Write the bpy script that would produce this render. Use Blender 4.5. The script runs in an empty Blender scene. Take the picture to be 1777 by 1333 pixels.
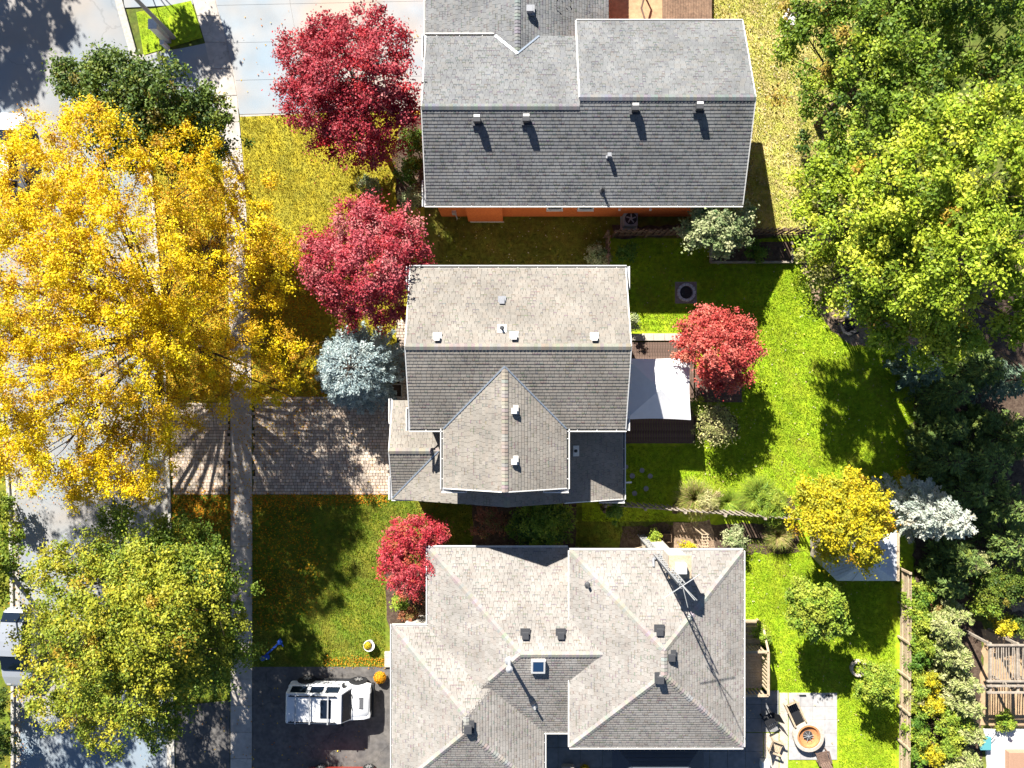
import bpy, math, random
import numpy as np
from mathutils import Vector, Matrix

# ------------------------------------------------------------------ camera, sky, sun, exposure
scene = bpy.context.scene
COL = scene.collection
CAM_H = 40.0
FPX = 1233.0            # focal length in photograph pixels (1777 wide)
cam_d = bpy.data.cameras.new('camera')
cam = bpy.data.objects.new('camera', cam_d); COL.objects.link(cam)
cam.location = (0, 0, CAM_H); cam.rotation_euler = (0, 0, 0)
cam_d.sensor_width = 36.0; cam_d.lens = 36.0 * FPX / 1777.0
cam_d.clip_start = 0.1; cam_d.clip_end = 2000
scene.camera = cam

SH = Vector((0.60, -1.25, -1.0))           # direction the sunlight travels
sun_el = math.atan2(1.0, math.hypot(0.60, 1.25))
sun_az = math.atan2(-0.60, 1.25)
w = bpy.data.worlds.new('World'); scene.world = w; w.use_nodes = True
wn = w.node_tree.nodes; wl = w.node_tree.links
bg = wn['Background']
sky = wn.new('ShaderNodeTexSky'); sky.sky_type = 'NISHITA'; sky.sun_disc = False
sky.air_density = 0.6; sky.dust_density = 0.2; sky.ozone_density = 1.5
sky.sun_elevation = sun_el; sky.sun_rotation = sun_az
wl.new(sky.outputs[0], bg.inputs[0]); bg.inputs[1].default_value = 0.05
sd = bpy.data.lights.new('sun', 'SUN'); so = bpy.data.objects.new('sun', sd); COL.objects.link(so)
sd.energy = 5.0; sd.angle = math.radians(0.5); sd.color = (1.0, 0.95, 0.87)
so.rotation_euler = SH.to_track_quat('-Z', 'Y').to_euler(); so.location = (-15, 30, 60)
scene.view_settings.view_transform = 'Standard'; scene.view_settings.look = 'None'
scene.view_settings.gamma = 1.0; scene.view_settings.use_curve_mapping = False
scene.view_settings.exposure = 1.43

R = random.Random(7)
RN = np.random.default_rng(11)

def P(px, py, z=0.0):
    k = (CAM_H - z) / FPX
    return Vector(((px - 888.5) * k, (666.5 - py) * k, z))
def S(z=0.0): return (CAM_H - z) / FPX     # metres per photo pixel at height z

# ------------------------------------------------------------------ materials
def mat(name, col, rough=0.8, metal=0.0, noise=0.0, scale=8.0, col2=None, bump=0.0, bscale=40.0, attr=False, spec=0.3,
        transl=0.0, detail=6.0, big=0.0, bigscale=0.6, alpha=None, coat=0.0):
    m = bpy.data.materials.new(name); m.use_nodes = True
    nt = m.node_tree; N = nt.nodes; L = nt.links
    b = N['Principled BSDF']; out = N['Material Output']
    b.inputs['Roughness'].default_value = rough; b.inputs['Metallic'].default_value = metal
    b.inputs['Specular IOR Level'].default_value = spec
    if coat: b.inputs['Coat Weight'].default_value = coat; b.inputs['Coat Roughness'].default_value = 0.08
    tc = N.new('ShaderNodeTexCoord')
    if attr:
        a = N.new('ShaderNodeAttribute'); a.attribute_name = 'Col'; src = a.outputs['Color']
    else:
        c = N.new('ShaderNodeRGB'); c.outputs[0].default_value = (*col, 1); src = c.outputs[0]
    if col2 is not None:
        nz = N.new('ShaderNodeTexNoise'); nz.inputs['Scale'].default_value = scale; nz.inputs['Detail'].default_value = detail
        L.new(tc.outputs['Object'], nz.inputs['Vector'])
        rp = N.new('ShaderNodeValToRGB'); rp.color_ramp.elements[0].position = 0.38; rp.color_ramp.elements[1].position = 0.62
        L.new(nz.outputs['Fac'], rp.inputs['Fac'])
        mx = N.new('ShaderNodeMix'); mx.data_type = 'RGBA'
        L.new(rp.outputs['Color'], mx.inputs['Factor']); L.new(src, mx.inputs['A'])
        mx.inputs['B'].default_value = (*col2, 1); src = mx.outputs['Result']
    for (amt, sc) in ((noise, scale * 3.1), (big, bigscale)):
        if amt:
            nz = N.new('ShaderNodeTexNoise'); nz.inputs['Scale'].default_value = sc; nz.inputs['Detail'].default_value = detail
            L.new(tc.outputs['Object'], nz.inputs['Vector'])
            mr = N.new('ShaderNodeMapRange'); mr.inputs['From Min'].default_value = 0.3; mr.inputs['From Max'].default_value = 0.7
            mr.inputs['To Min'].default_value = 1 - amt; mr.inputs['To Max'].default_value = 1 + amt
            L.new(nz.outputs['Fac'], mr.inputs['Value'])
            mm = N.new('ShaderNodeVectorMath'); mm.operation = 'SCALE'
            L.new(src, mm.inputs[0]); L.new(mr.outputs['Result'], mm.inputs['Scale']); src = mm.outputs[0]
    L.new(src, b.inputs['Base Color'])
    if bump:
        nz = N.new('ShaderNodeTexNoise'); nz.inputs['Scale'].default_value = bscale; nz.inputs['Detail'].default_value = 4
        L.new(tc.outputs['Object'], nz.inputs['Vector'])
        bp = N.new('ShaderNodeBump'); bp.inputs['Strength'].default_value = bump; bp.inputs['Distance'].default_value = 0.03
        L.new(nz.outputs['Fac'], bp.inputs['Height']); L.new(bp.outputs['Normal'], b.inputs['Normal'])
    if transl:
        t = N.new('ShaderNodeBsdfTranslucent'); L.new(src, t.inputs['Color'])
        ms = N.new('ShaderNodeMixShader'); ms.inputs[0].default_value = transl
        L.new(b.outputs[0], ms.inputs[1]); L.new(t.outputs[0], ms.inputs[2]); L.new(ms.outputs[0], out.inputs['Surface'])
    return m

def add_cracks(m, scale, amt, wid=0.012):
    nt = m.node_tree; N = nt.nodes; L = nt.links; b = N['Principled BSDF']; src = b.inputs['Base Color'].links[0].from_socket
    tc = N.new('ShaderNodeTexCoord'); nz = N.new('ShaderNodeTexNoise'); nz.inputs['Scale'].default_value = 1.2; nz.inputs['Detail'].default_value = 5
    L.new(tc.outputs['Object'], nz.inputs['Vector']); ad = N.new('ShaderNodeVectorMath'); ad.operation = 'ADD'
    L.new(tc.outputs['Object'], ad.inputs[0]); L.new(nz.outputs['Color'], ad.inputs[1])
    vo = N.new('ShaderNodeTexVoronoi'); vo.feature = 'DISTANCE_TO_EDGE'; vo.inputs['Scale'].default_value = scale; L.new(ad.outputs[0], vo.inputs['Vector'])
    mr = N.new('ShaderNodeMapRange'); mr.inputs['From Min'].default_value = 0.0; mr.inputs['From Max'].default_value = wid; mr.inputs['To Min'].default_value = amt; mr.inputs['To Max'].default_value = 1.0
    L.new(vo.outputs['Distance'], mr.inputs['Value']); mm = N.new('ShaderNodeVectorMath'); mm.operation = 'SCALE'; L.new(src, mm.inputs[0]); L.new(mr.outputs['Result'], mm.inputs['Scale'])
    L.new(mm.outputs[0], b.inputs['Base Color'])
M = {}
M['leaf'] = mat('leaf', (0, 0, 0), attr=True, rough=0.55, spec=0.25, transl=0.22)
M['needle'] = mat('needle', (0, 0, 0), attr=True, rough=0.6, spec=0.2, transl=0.12)
M['bark'] = mat('bark', (0.10, 0.075, 0.055), col2=(0.055, 0.04, 0.03), scale=6, rough=0.95, bump=0.6)
M['twig'] = mat('twig', (0.13, 0.09, 0.065), rough=0.9, noise=0.3)
M['blade'] = mat('grass_blade', (0, 0, 0), attr=True, rough=0.6, spec=0.2, transl=0.3)
M['shingle'] = mat('shingle', (0, 0, 0), attr=True, rough=0.95, spec=0.12, noise=0.16, scale=10, big=0.16, bigscale=0.7)
M['white_metal'] = mat('white_metal', (0.72, 0.71, 0.68), rough=0.45, noise=0.08, scale=3)
M['fascia'] = mat('fascia', (0.62, 0.60, 0.55), rough=0.6, noise=0.1, scale=3)
M['dark_inside'] = mat('gutter_inside', (0.06, 0.06, 0.055), rough=0.9, noise=0.3)
M['flash'] = mat('flashing', (0.42, 0.48, 0.55), rough=0.4, metal=0.6)
M['stone_wall'] = mat('siding', (0.45, 0.42, 0.37), rough=0.85, noise=0.15, scale=2)
M['orange'] = mat('orange_brick', (0.62, 0.16, 0.035), col2=(0.52, 0.12, 0.03), scale=9, rough=0.9, noise=0.12)
M['asphalt'] = mat('asphalt', (0.105, 0.10, 0.098), col2=(0.145, 0.135, 0.125), scale=1.5, rough=0.9, noise=0.2, bump=0.2, bscale=120)
M['road'] = mat('road_asphalt', (0.22, 0.28, 0.335), col2=(0.33, 0.305, 0.28), scale=0.16, rough=0.9, noise=0.07, bump=0.15, bscale=150, detail=3)  # pale blue and cream mottling paints sky reflection into the asphalt colour
M['pale_concrete'] = mat('pale_concrete', (0.25, 0.33, 0.40), col2=(0.40, 0.34, 0.28), scale=0.17, rough=0.85, noise=0.06, detail=3, big=0.06)  # blue-cream clouds: reflected sky tint put into the base colour
M['concrete'] = mat('concrete', (0.42, 0.38, 0.34), col2=(0.50, 0.46, 0.41), scale=1.0, rough=0.9, noise=0.15, bump=0.15, bscale=90)
M['kerb'] = mat('kerb_concrete', (0.42, 0.40, 0.36), rough=0.9, noise=0.2, scale=2)
M['paver'] = mat('paver', (0, 0, 0), attr=True, rough=0.9, noise=0.18, scale=10)
M['joint'] = mat('paver_joint', (0.055, 0.048, 0.04), rough=1.0, noise=0.3, scale=6)
M['soil'] = mat('soil', (0.07, 0.045, 0.032), col2=(0.12, 0.085, 0.06), scale=4, rough=1.0, noise=0.3, bump=0.5)
M['mulch'] = mat('mulch', (0.22, 0.15, 0.10), col2=(0.34, 0.25, 0.17), scale=5, rough=1.0, noise=0.4, bump=0.6)
M['sand'] = mat('sand', (0.48, 0.33, 0.19), col2=(0.40, 0.27, 0.16), scale=2, rough=1.0, noise=0.15)
M['deck'] = mat('deck_wood', (0.165, 0.11, 0.085), col2=(0.12, 0.08, 0.062), scale=3, rough=0.85, noise=0.3)
M['fence'] = mat('fence_wood', (0.22, 0.145, 0.095), col2=(0.16, 0.105, 0.07), scale=3, rough=0.85, noise=0.25)
M['pale_wood'] = mat('pale_wood', (0.48, 0.38, 0.26), col2=(0.40, 0.31, 0.21), scale=4, rough=0.8, noise=0.2)
M['grey_wood'] = mat('grey_wood', (0.36, 0.31, 0.25), col2=(0.27, 0.23, 0.19), scale=4, rough=0.85, noise=0.2)
M['canvas'] = mat('canvas', (0.80, 0.80, 0.82), rough=0.8, noise=0.03, scale=1)
M['shed_roof'] = mat('shed_roof', (0.58, 0.62, 0.68), rough=0.5, noise=0.1, scale=3)
M['dark_metal'] = mat('dark_metal', (0.03, 0.032, 0.035), rough=0.5, metal=0.3)
M['vent_dark'] = mat('vent_dark', (0.06, 0.062, 0.068), rough=0.6, noise=0.2)
M['vent_grey'] = mat('vent_grey', (0.30, 0.31, 0.33), rough=0.5, noise=0.1)
M['galv'] = mat('galvanised', (0.50, 0.51, 0.52), rough=0.4, metal=0.4, noise=0.1)
M['mast'] = mat('mast_steel', (0.34, 0.345, 0.35), rough=0.5, metal=0.2, noise=0.15)
M['glass'] = mat('dark_glass', (0.008, 0.014, 0.026), rough=0.05, spec=0.22)
M['sky_glass'] = mat('skylight_glass', (0.02, 0.06, 0.14), rough=0.08, spec=0.7)
M['car_white'] = mat('white_paint', (0.78, 0.79, 0.80), rough=0.25, coat=0.6)
M['car_silver'] = mat('silver_paint', (0.42, 0.45, 0.50), rough=0.25, metal=0.3, coat=0.6)
M['car_red'] = mat('red_paint', (0.32, 0.03, 0.02), rough=0.25, coat=0.6)
M['tyre'] = mat('rubber', (0.022, 0.022, 0.022), rough=0.85)
M['rim'] = mat('rim', (0.55, 0.55, 0.55), rough=0.35, metal=0.7)
M['black_plastic'] = mat('black_plastic', (0.02, 0.021, 0.024), rough=0.6)
M['blue_plastic'] = mat('blue_plastic', (0.03, 0.09, 0.42), rough=0.4)
M['pot_white'] = mat('glazed_pot', (0.72, 0.72, 0.70), rough=0.4)
M['terracotta'] = mat('terracotta', (0.50, 0.22, 0.09), rough=0.85, noise=0.2, scale=4)
M['stone'] = mat('stone', (0.34, 0.32, 0.33), col2=(0.26, 0.245, 0.25), scale=5, rough=0.9, noise=0.2, bump=0.3)
M['ring_stone'] = mat('ring_stone', (0.50, 0.47, 0.50), rough=0.9, noise=0.2, scale=5)
M['pad_stone'] = mat('pad_stone', (0.30, 0.24, 0.22), col2=(0.24, 0.19, 0.19), scale=4, rough=0.9, noise=0.25)
M['pale_stone'] = mat('pale_stone', (0.52, 0.47, 0.40), col2=(0.44, 0.39, 0.33), scale=5, rough=0.9, noise=0.15, bump=0.3)
M['navy_roof'] = mat('navy_steel_roof', (0.075, 0.085, 0.105), rough=0.55, noise=0.1)
M['ash'] = mat('ash', (0.05, 0.045, 0.045), rough=1.0, noise=0.4, scale=8)
M['pool_white'] = mat('white_cover', (0.80, 0.79, 0.77), rough=0.7, noise=0.03)
M['tan_panel'] = mat('tan_panel', (0.36, 0.22, 0.15), rough=0.8, noise=0.1)
M['teal'] = mat('teal_plastic', (0.10, 0.33, 0.36), rough=0.5)
M['cloth_beige'] = mat('beige_cloth', (0.55, 0.48, 0.42), rough=0.9, noise=0.05)
M['dead_leaf'] = mat('dead_leaf', (0, 0, 0), attr=True, rough=0.8, spec=0.2, transl=0.15)

add_cracks(M['road'], .16, .82, .008); add_cracks(M['asphalt'], .3, .7, .01); add_cracks(M['concrete'], .35, .75, .008)

# ------------------------------------------------------------------ mesh helpers
def link(o, parent=None):
    COL.objects.link(o)
    if parent is not None: o.parent = parent
    return o
def tag(o, label=None, cat=None, group=None, kind=None):
    if label: o['label'] = label
    if cat: o['category'] = cat
    if group: o['group'] = group
    if kind: o['kind'] = kind
    return o
def empty(name, loc, label, cat, group=None, rz=0.0):
    o = bpy.data.objects.new(name, None); COL.objects.link(o)
    o.location = loc; o.rotation_euler = (0, 0, rz); o.empty_display_size = 0.2
    return tag(o, label, cat, group)

class MB:
    def __init__(s): s.v = []; s.f = []; s.c = []
    def add(s, vs, fs, col=None):
        o = len(s.v); s.v += [tuple(x) for x in vs]; s.f += [tuple(i + o for i in f) for f in fs]
        if col is not None: s.c += [(*col, 1.0)] * len(vs)
        return s
    def box(s, c, d, rz=0.0, rx=0.0, ry=0.0, col=None, taper=1.0):
        hx, hy, hz = d[0] / 2, d[1] / 2, d[2] / 2
        m = Matrix.Rotation(rz, 3, 'Z') @ Matrix.Rotation(ry, 3, 'Y') @ Matrix.Rotation(rx, 3, 'X')
        vs = []
        for z in (-1, 1):
            t = taper if z > 0 else 1.0
            for x, y in ((-1, -1), (1, -1), (1, 1), (-1, 1)):
                vs.append(Vector(c) + m @ Vector((x * hx * t, y * hy * t, z * hz)))
        return s.add(vs, [(3, 2, 1, 0), (4, 5, 6, 7), (0, 1, 5, 4), (1, 2, 6, 5), (2, 3, 7, 6), (3, 0, 4, 7)], col)
    def bbox(s, a, b, col=None):
        return s.box([(a[i] + b[i]) / 2 for i in range(3)], [abs(b[i] - a[i]) for i in range(3)], col=col)
    def bar(s, a, b, wd, hg, col=None):
        a = Vector(a); b = Vector(b); d = b - a; L = d.length
        if L < 1e-6: return s
        x = d / L; up = Vector((0, 0, 1))
        if abs(x.dot(up)) > 0.98: up = Vector((0, 1, 0))
        y = up.cross(x).normalized(); z = x.cross(y)
        vs = [p + y * (sy * wd / 2) + z * (sz * hg / 2) for p in (a, b) for sy, sz in ((-1, -1), (1, -1), (1, 1), (-1, 1))]
        return s.add(vs, [(3, 2, 1, 0), (4, 5, 6, 7), (0, 1, 5, 4), (1, 2, 6, 5), (2, 3, 7, 6), (3, 0, 4, 7)], col)
    def tube(s, a, b, r0, r1, n=8, col=None, caps=True):
        a = Vector(a); b = Vector(b); d = (b - a)
        if d.length < 1e-6: return s
        x = d.normalized(); up = Vector((0, 0, 1)) if abs(x.z) < 0.95 else Vector((1, 0, 0))
        y = up.cross(x).normalized(); z = x.cross(y)
        vs = []
        for p, r in ((a, r0), (b, r1)):
            for i in range(n):
                t = 2 * math.pi * i / n; vs.append(p + y * (r * math.cos(t)) + z * (r * math.sin(t)))
        fs = [(i, (i + 1) % n, n + (i + 1) % n, n + i) for i in range(n)]
        if caps: fs += [tuple(range(n - 1, -1, -1)), tuple(range(n, 2 * n))]
        return s.add(vs, fs, col)
    def lathe(s, c, prof, n=20, col=None):
        vs = []; fs = []
        for r, z in prof:
            for i in range(n):
                t = 2 * math.pi * i / n; vs.append((c[0] + r * math.cos(t), c[1] + r * math.sin(t), c[2] + z))
        for k in range(len(prof) - 1):
            for i in range(n):
                j = (i + 1) % n; fs.append((k * n + i, k * n + j, (k + 1) * n + j, (k + 1) * n + i))
        fs.append(tuple(range(n - 1, -1, -1))); m = (len(prof) - 1) * n; fs.append(tuple(range(m, m + n)))
        return s.add(vs, fs, col)
    def prism(s, poly, z0, z1, col=None):
        n = len(poly); vs = [(p[0], p[1], z0) for p in poly] + [(p[0], p[1], z1) for p in poly]
        ar = sum(poly[i][0] * poly[(i + 1) % n][1] - poly[(i + 1) % n][0] * poly[i][1] for i in range(n))
        idx = list(range(n)) if ar > 0 else list(range(n - 1, -1, -1))
        fs = [tuple(n + i for i in idx), tuple(reversed(idx))]
        for k in range(n):
            i, j = idx[k], idx[(k + 1) % n]; fs.append((i, j, n + j, n + i))
        return s.add(vs, fs, col)
    def loft(s, secs, closed=True, col=None):
        n = len(secs[0]); vs = [p for sec in secs for p in sec]; fs = []
        for k in range(len(secs) - 1):
            for i in range(n if closed else n - 1):
                j = (i + 1) % n; fs.append((k * n + i, k * n + j, (k + 1) * n + j, (k + 1) * n + i))
        if closed: fs += [tuple(range(n - 1, -1, -1)), tuple((len(secs) - 1) * n + i for i in range(n))]
        return s.add(vs, fs, col)
    def build(s, name, m, parent=None, off=None, smooth=False, bevel=0.0, label=None, kind=None):
        me = bpy.data.meshes.new(name)
        vs = s.v if off is None else [(x - off[0], y - off[1], z - off[2]) for x, y, z in s.v]
        me.from_pydata(vs, [], s.f)
        if s.c and len(s.c) == len(vs):
            a = me.color_attributes.new('Col', 'FLOAT_COLOR', 'POINT')
            a.data.foreach_set('color', np.array(s.c, dtype=np.float32).ravel())
        me.materials.append(M[m] if isinstance(m, str) else m)
        if smooth: me.polygons.foreach_set('use_smooth', [True] * len(me.polygons))
        me.update()
        o = bpy.data.objects.new(name, me); link(o, parent)
        if bevel:
            b = o.modifiers.new('bevel', 'BEVEL'); b.width = bevel; b.segments = 2; b.limit_method = 'ANGLE'
        if label: o['label'] = label
        if kind: o['kind'] = kind
        return o

def np_mesh(name, V, F, C, m, parent=None, kind=None):
    """V (n,3), F (m,k) faces of equal size, C (n,3)."""
    me = bpy.data.meshes.new(name)
    n = len(V); mm, k = F.shape
    me.vertices.add(n); me.vertices.foreach_set('co', np.ascontiguousarray(V, dtype=np.float32).ravel())
    me.loops.add(mm * k); me.loops.foreach_set('vertex_index', np.ascontiguousarray(F, dtype=np.int32).ravel())
    me.polygons.add(mm); me.polygons.foreach_set('loop_start', np.arange(0, mm * k, k, dtype=np.int32))
    me.update(calc_edges=True)
    if C is not None:
        a = me.color_attributes.new('Col', 'FLOAT_COLOR', 'POINT')
        c4 = np.ones((n, 4), dtype=np.float32); c4[:, :3] = C
        a.data.foreach_set('color', c4.ravel())
    me.materials.append(M[m])
    o = bpy.data.objects.new(name, me); link(o, parent)
    if kind: o['kind'] = kind
    return o

def unit(a): return a / (np.linalg.norm(a, axis=1, keepdims=True) + 1e-9)

def leaf_quads(C, nrm, tan, L, W, col):
    """diamond leaves"""
    t = unit(tan - nrm * np.sum(tan * nrm, 1, keepdims=True)); b = np.cross(nrm, t)
    L = L[:, None] / 2; W = W[:, None] / 2
    V = np.stack([C - t * L, C + b * W - t * L * 0.1, C + t * L, C - b * W - t * L * 0.1], 1).reshape(-1, 3)
    n = len(C); F = np.arange(n * 4).reshape(n, 4)
    return V, F, np.repeat(col, 4, 0)

def pick(pal, n, rng):
    cs = np.array([p[0] for p in pal]); ws = np.array([p[1] for p in pal], float); ws /= ws.sum()
    return cs[rng.choice(len(cs), n, p=ws)]

def tubes(segs, n=4):
    """segs: list (a, b, r0, r1) -> V,F"""
    A = np.array([s[0] for s in segs], float); B = np.array([s[1] for s in segs], float)
    r0 = np.array([s[2] for s in segs])[:, None]; r1 = np.array([s[3] for s in segs])[:, None]
    x = unit(B - A); up = np.tile([0.13, 0.21, 1.0], (len(A), 1)); y = unit(np.cross(up, x) + 1e-6); z = np.cross(x, y)
    V = []
    for p, r in ((A, r0), (B, r1)):
        for i in range(n):
            t = 2 * math.pi * i / n; V.append(p + y * r * math.cos(t) + z * r * math.sin(t))
    V = np.stack(V, 1).reshape(-1, 3); base = (np.arange(len(A)) * 2 * n)[:, None]
    F = np.concatenate([base + np.array([[i, (i + 1) % n, n + (i + 1) % n, n + i]]) for i in range(n)], 0)
    return V, F

# ------------------------------------------------------------------ palettes (linear base colours)
PAL = {
 'yellow': [((0.76, 0.53, 0.006), 6), ((0.82, 0.66, 0.008), 6), ((0.62, 0.34, 0.008), 2.2), ((0.34, 0.15, 0.010), 1.6), ((0.50, 0.46, 0.015), .8)],
 'yellow_gold': [((0.60, 0.47, 0.012), 5), ((0.52, 0.46, 0.02), 5), ((0.32, 0.34, 0.03), 4), ((0.48, 0.24, 0.02), .7)],
 'dkgreen': [((0.075, 0.135, 0.018), 5), ((0.13, 0.19, 0.024), 4), ((0.21, 0.25, 0.03), 2), ((0.04, 0.08, 0.015), 3), ((0.28, 0.20, 0.03), 0.5)],
 'green': [((0.07, 0.16, 0.02), 5), ((0.13, 0.24, 0.025), 4), ((0.22, 0.29, 0.03), 2)],
 'maple': [((0.38, 0.38, 0.03), 5), ((0.28, 0.33, 0.03), 5), ((0.15, 0.22, 0.022), 4), ((0.50, 0.44, 0.035), 2.5), ((0.46, 0.26, 0.03), 0.5)],
 'maple_green': [((0.10, 0.17, 0.02), 5), ((0.16, 0.24, 0.025), 4), ((0.26, 0.31, 0.03), 3), ((0.38, 0.38, 0.035), 1.8)],
 'oak': [((0.23, 0.33, 0.020), 6), ((0.38, 0.47, 0.030), 4.5), ((0.58, 0.60, 0.055), 3.6), ((0.10, 0.17, 0.014), 3), ((0.45, 0.22, 0.03), 0.25), ((0.36, 0.31, 0.14), 0.5)],
 'oak_dark': [((0.12, 0.20, 0.018), 5), ((0.21, 0.31, 0.025), 4), ((0.36, 0.44, 0.035), 3), ((0.04, 0.09, 0.014), 3), ((0.42, 0.24, 0.05), 0.4)],  # darker greens: shade over the corner oak crown is put into them
 'red_pink': [((0.36, 0.025, 0.04), 5), ((0.46, 0.075, 0.095), 4), ((0.22, 0.012, 0.022), 3), ((0.50, 0.02, 0.02), 1.4), ((0.52, 0.20, 0.19), 1.0)],  # palest pinks put the leaf sheen into the colour
 'red_pink2': [((0.40, 0.035, 0.055), 5), ((0.50, 0.11, 0.13), 5), ((0.27, 0.016, 0.03), 2.5), ((0.52, 0.05, 0.05), 1.5), ((0.55, 0.24, 0.22), 1.0)],  # lighter pinks are leaf highlights painted as colour
 'red_hot': [((0.52, 0.035, 0.055), 5), ((0.58, 0.10, 0.12), 4), ((0.28, 0.018, 0.025), 2.5), ((0.50, 0.16, 0.07), 1.4)],
 'coral': [((0.55, 0.085, 0.07), 5), ((0.62, 0.17, 0.13), 4), ((0.36, 0.035, 0.035), 2.5), ((0.62, 0.24, 0.14), 1.4)],
 'blue': [((0.44, 0.54, 0.53), 5), ((0.28, 0.37, 0.39), 4), ((0.15, 0.22, 0.24), 2.5), ((0.56, 0.62, 0.58), 3)],
 'silver': [((0.60, 0.62, 0.54), 5), ((0.46, 0.50, 0.42), 4), ((0.30, 0.36, 0.30), 2), ((0.55, 0.46, 0.30), 0.6)],
 'greygreen': [((0.38, 0.42, 0.20), 5), ((0.46, 0.46, 0.25), 4), ((0.20, 0.28, 0.10), 3), ((0.10, 0.17, 0.06), 2)],
 'limeshrub': [((0.26, 0.36, 0.035), 5), ((0.38, 0.42, 0.05), 4), ((0.15, 0.26, 0.03), 3)],
 'yellowshrub': [((0.58, 0.47, 0.02), 5), ((0.48, 0.44, 0.03), 3), ((0.25, 0.30, 0.03), 2)],
 'paleolive': [((0.42, 0.42, 0.14), 5), ((0.50, 0.46, 0.22), 3), ((0.24, 0.28, 0.08), 3), ((0.46, 0.34, 0.2), 1)],
 'cedar_pale': [((0.42, 0.43, 0.17), 5), ((0.33, 0.38, 0.12), 4), ((0.18, 0.25, 0.06), 3), ((0.52, 0.50, 0.27), 2)],
 'cedar_dark': [((0.13, 0.20, 0.05), 5), ((0.20, 0.28, 0.065), 4), ((0.08, 0.13, 0.04), 3), ((0.34, 0.40, 0.07), 1.6)],
 'blueshade': [((0.18, 0.26, 0.17), 5), ((0.26, 0.34, 0.24), 3), ((0.10, 0.17, 0.10), 3)],
 'rusty': [((0.32, 0.12, 0.06), 5), ((0.42, 0.16, 0.08), 3), ((0.20, 0.19, 0.05), 3)],
 'drygrass': [((0.42, 0.40, 0.10), 4), ((0.48, 0.37, 0.18), 4), ((0.25, 0.34, 0.06), 4)],
 'reedgrass': [((0.30, 0.42, 0.05), 5), ((0.42, 0.47, 0.07), 3), ((0.18, 0.30, 0.04), 3)],
 'mums': [((0.72, 0.40, 0.012), 5), ((0.70, 0.25, 0.015), 3), ((0.20, 0.22, 0.03), 1)],
 'mums_y': [((0.72, 0.55, 0.02), 5), ((0.60, 0.45, 0.02), 2), ((0.10, 0.14, 0.03), 2)],
}

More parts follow.
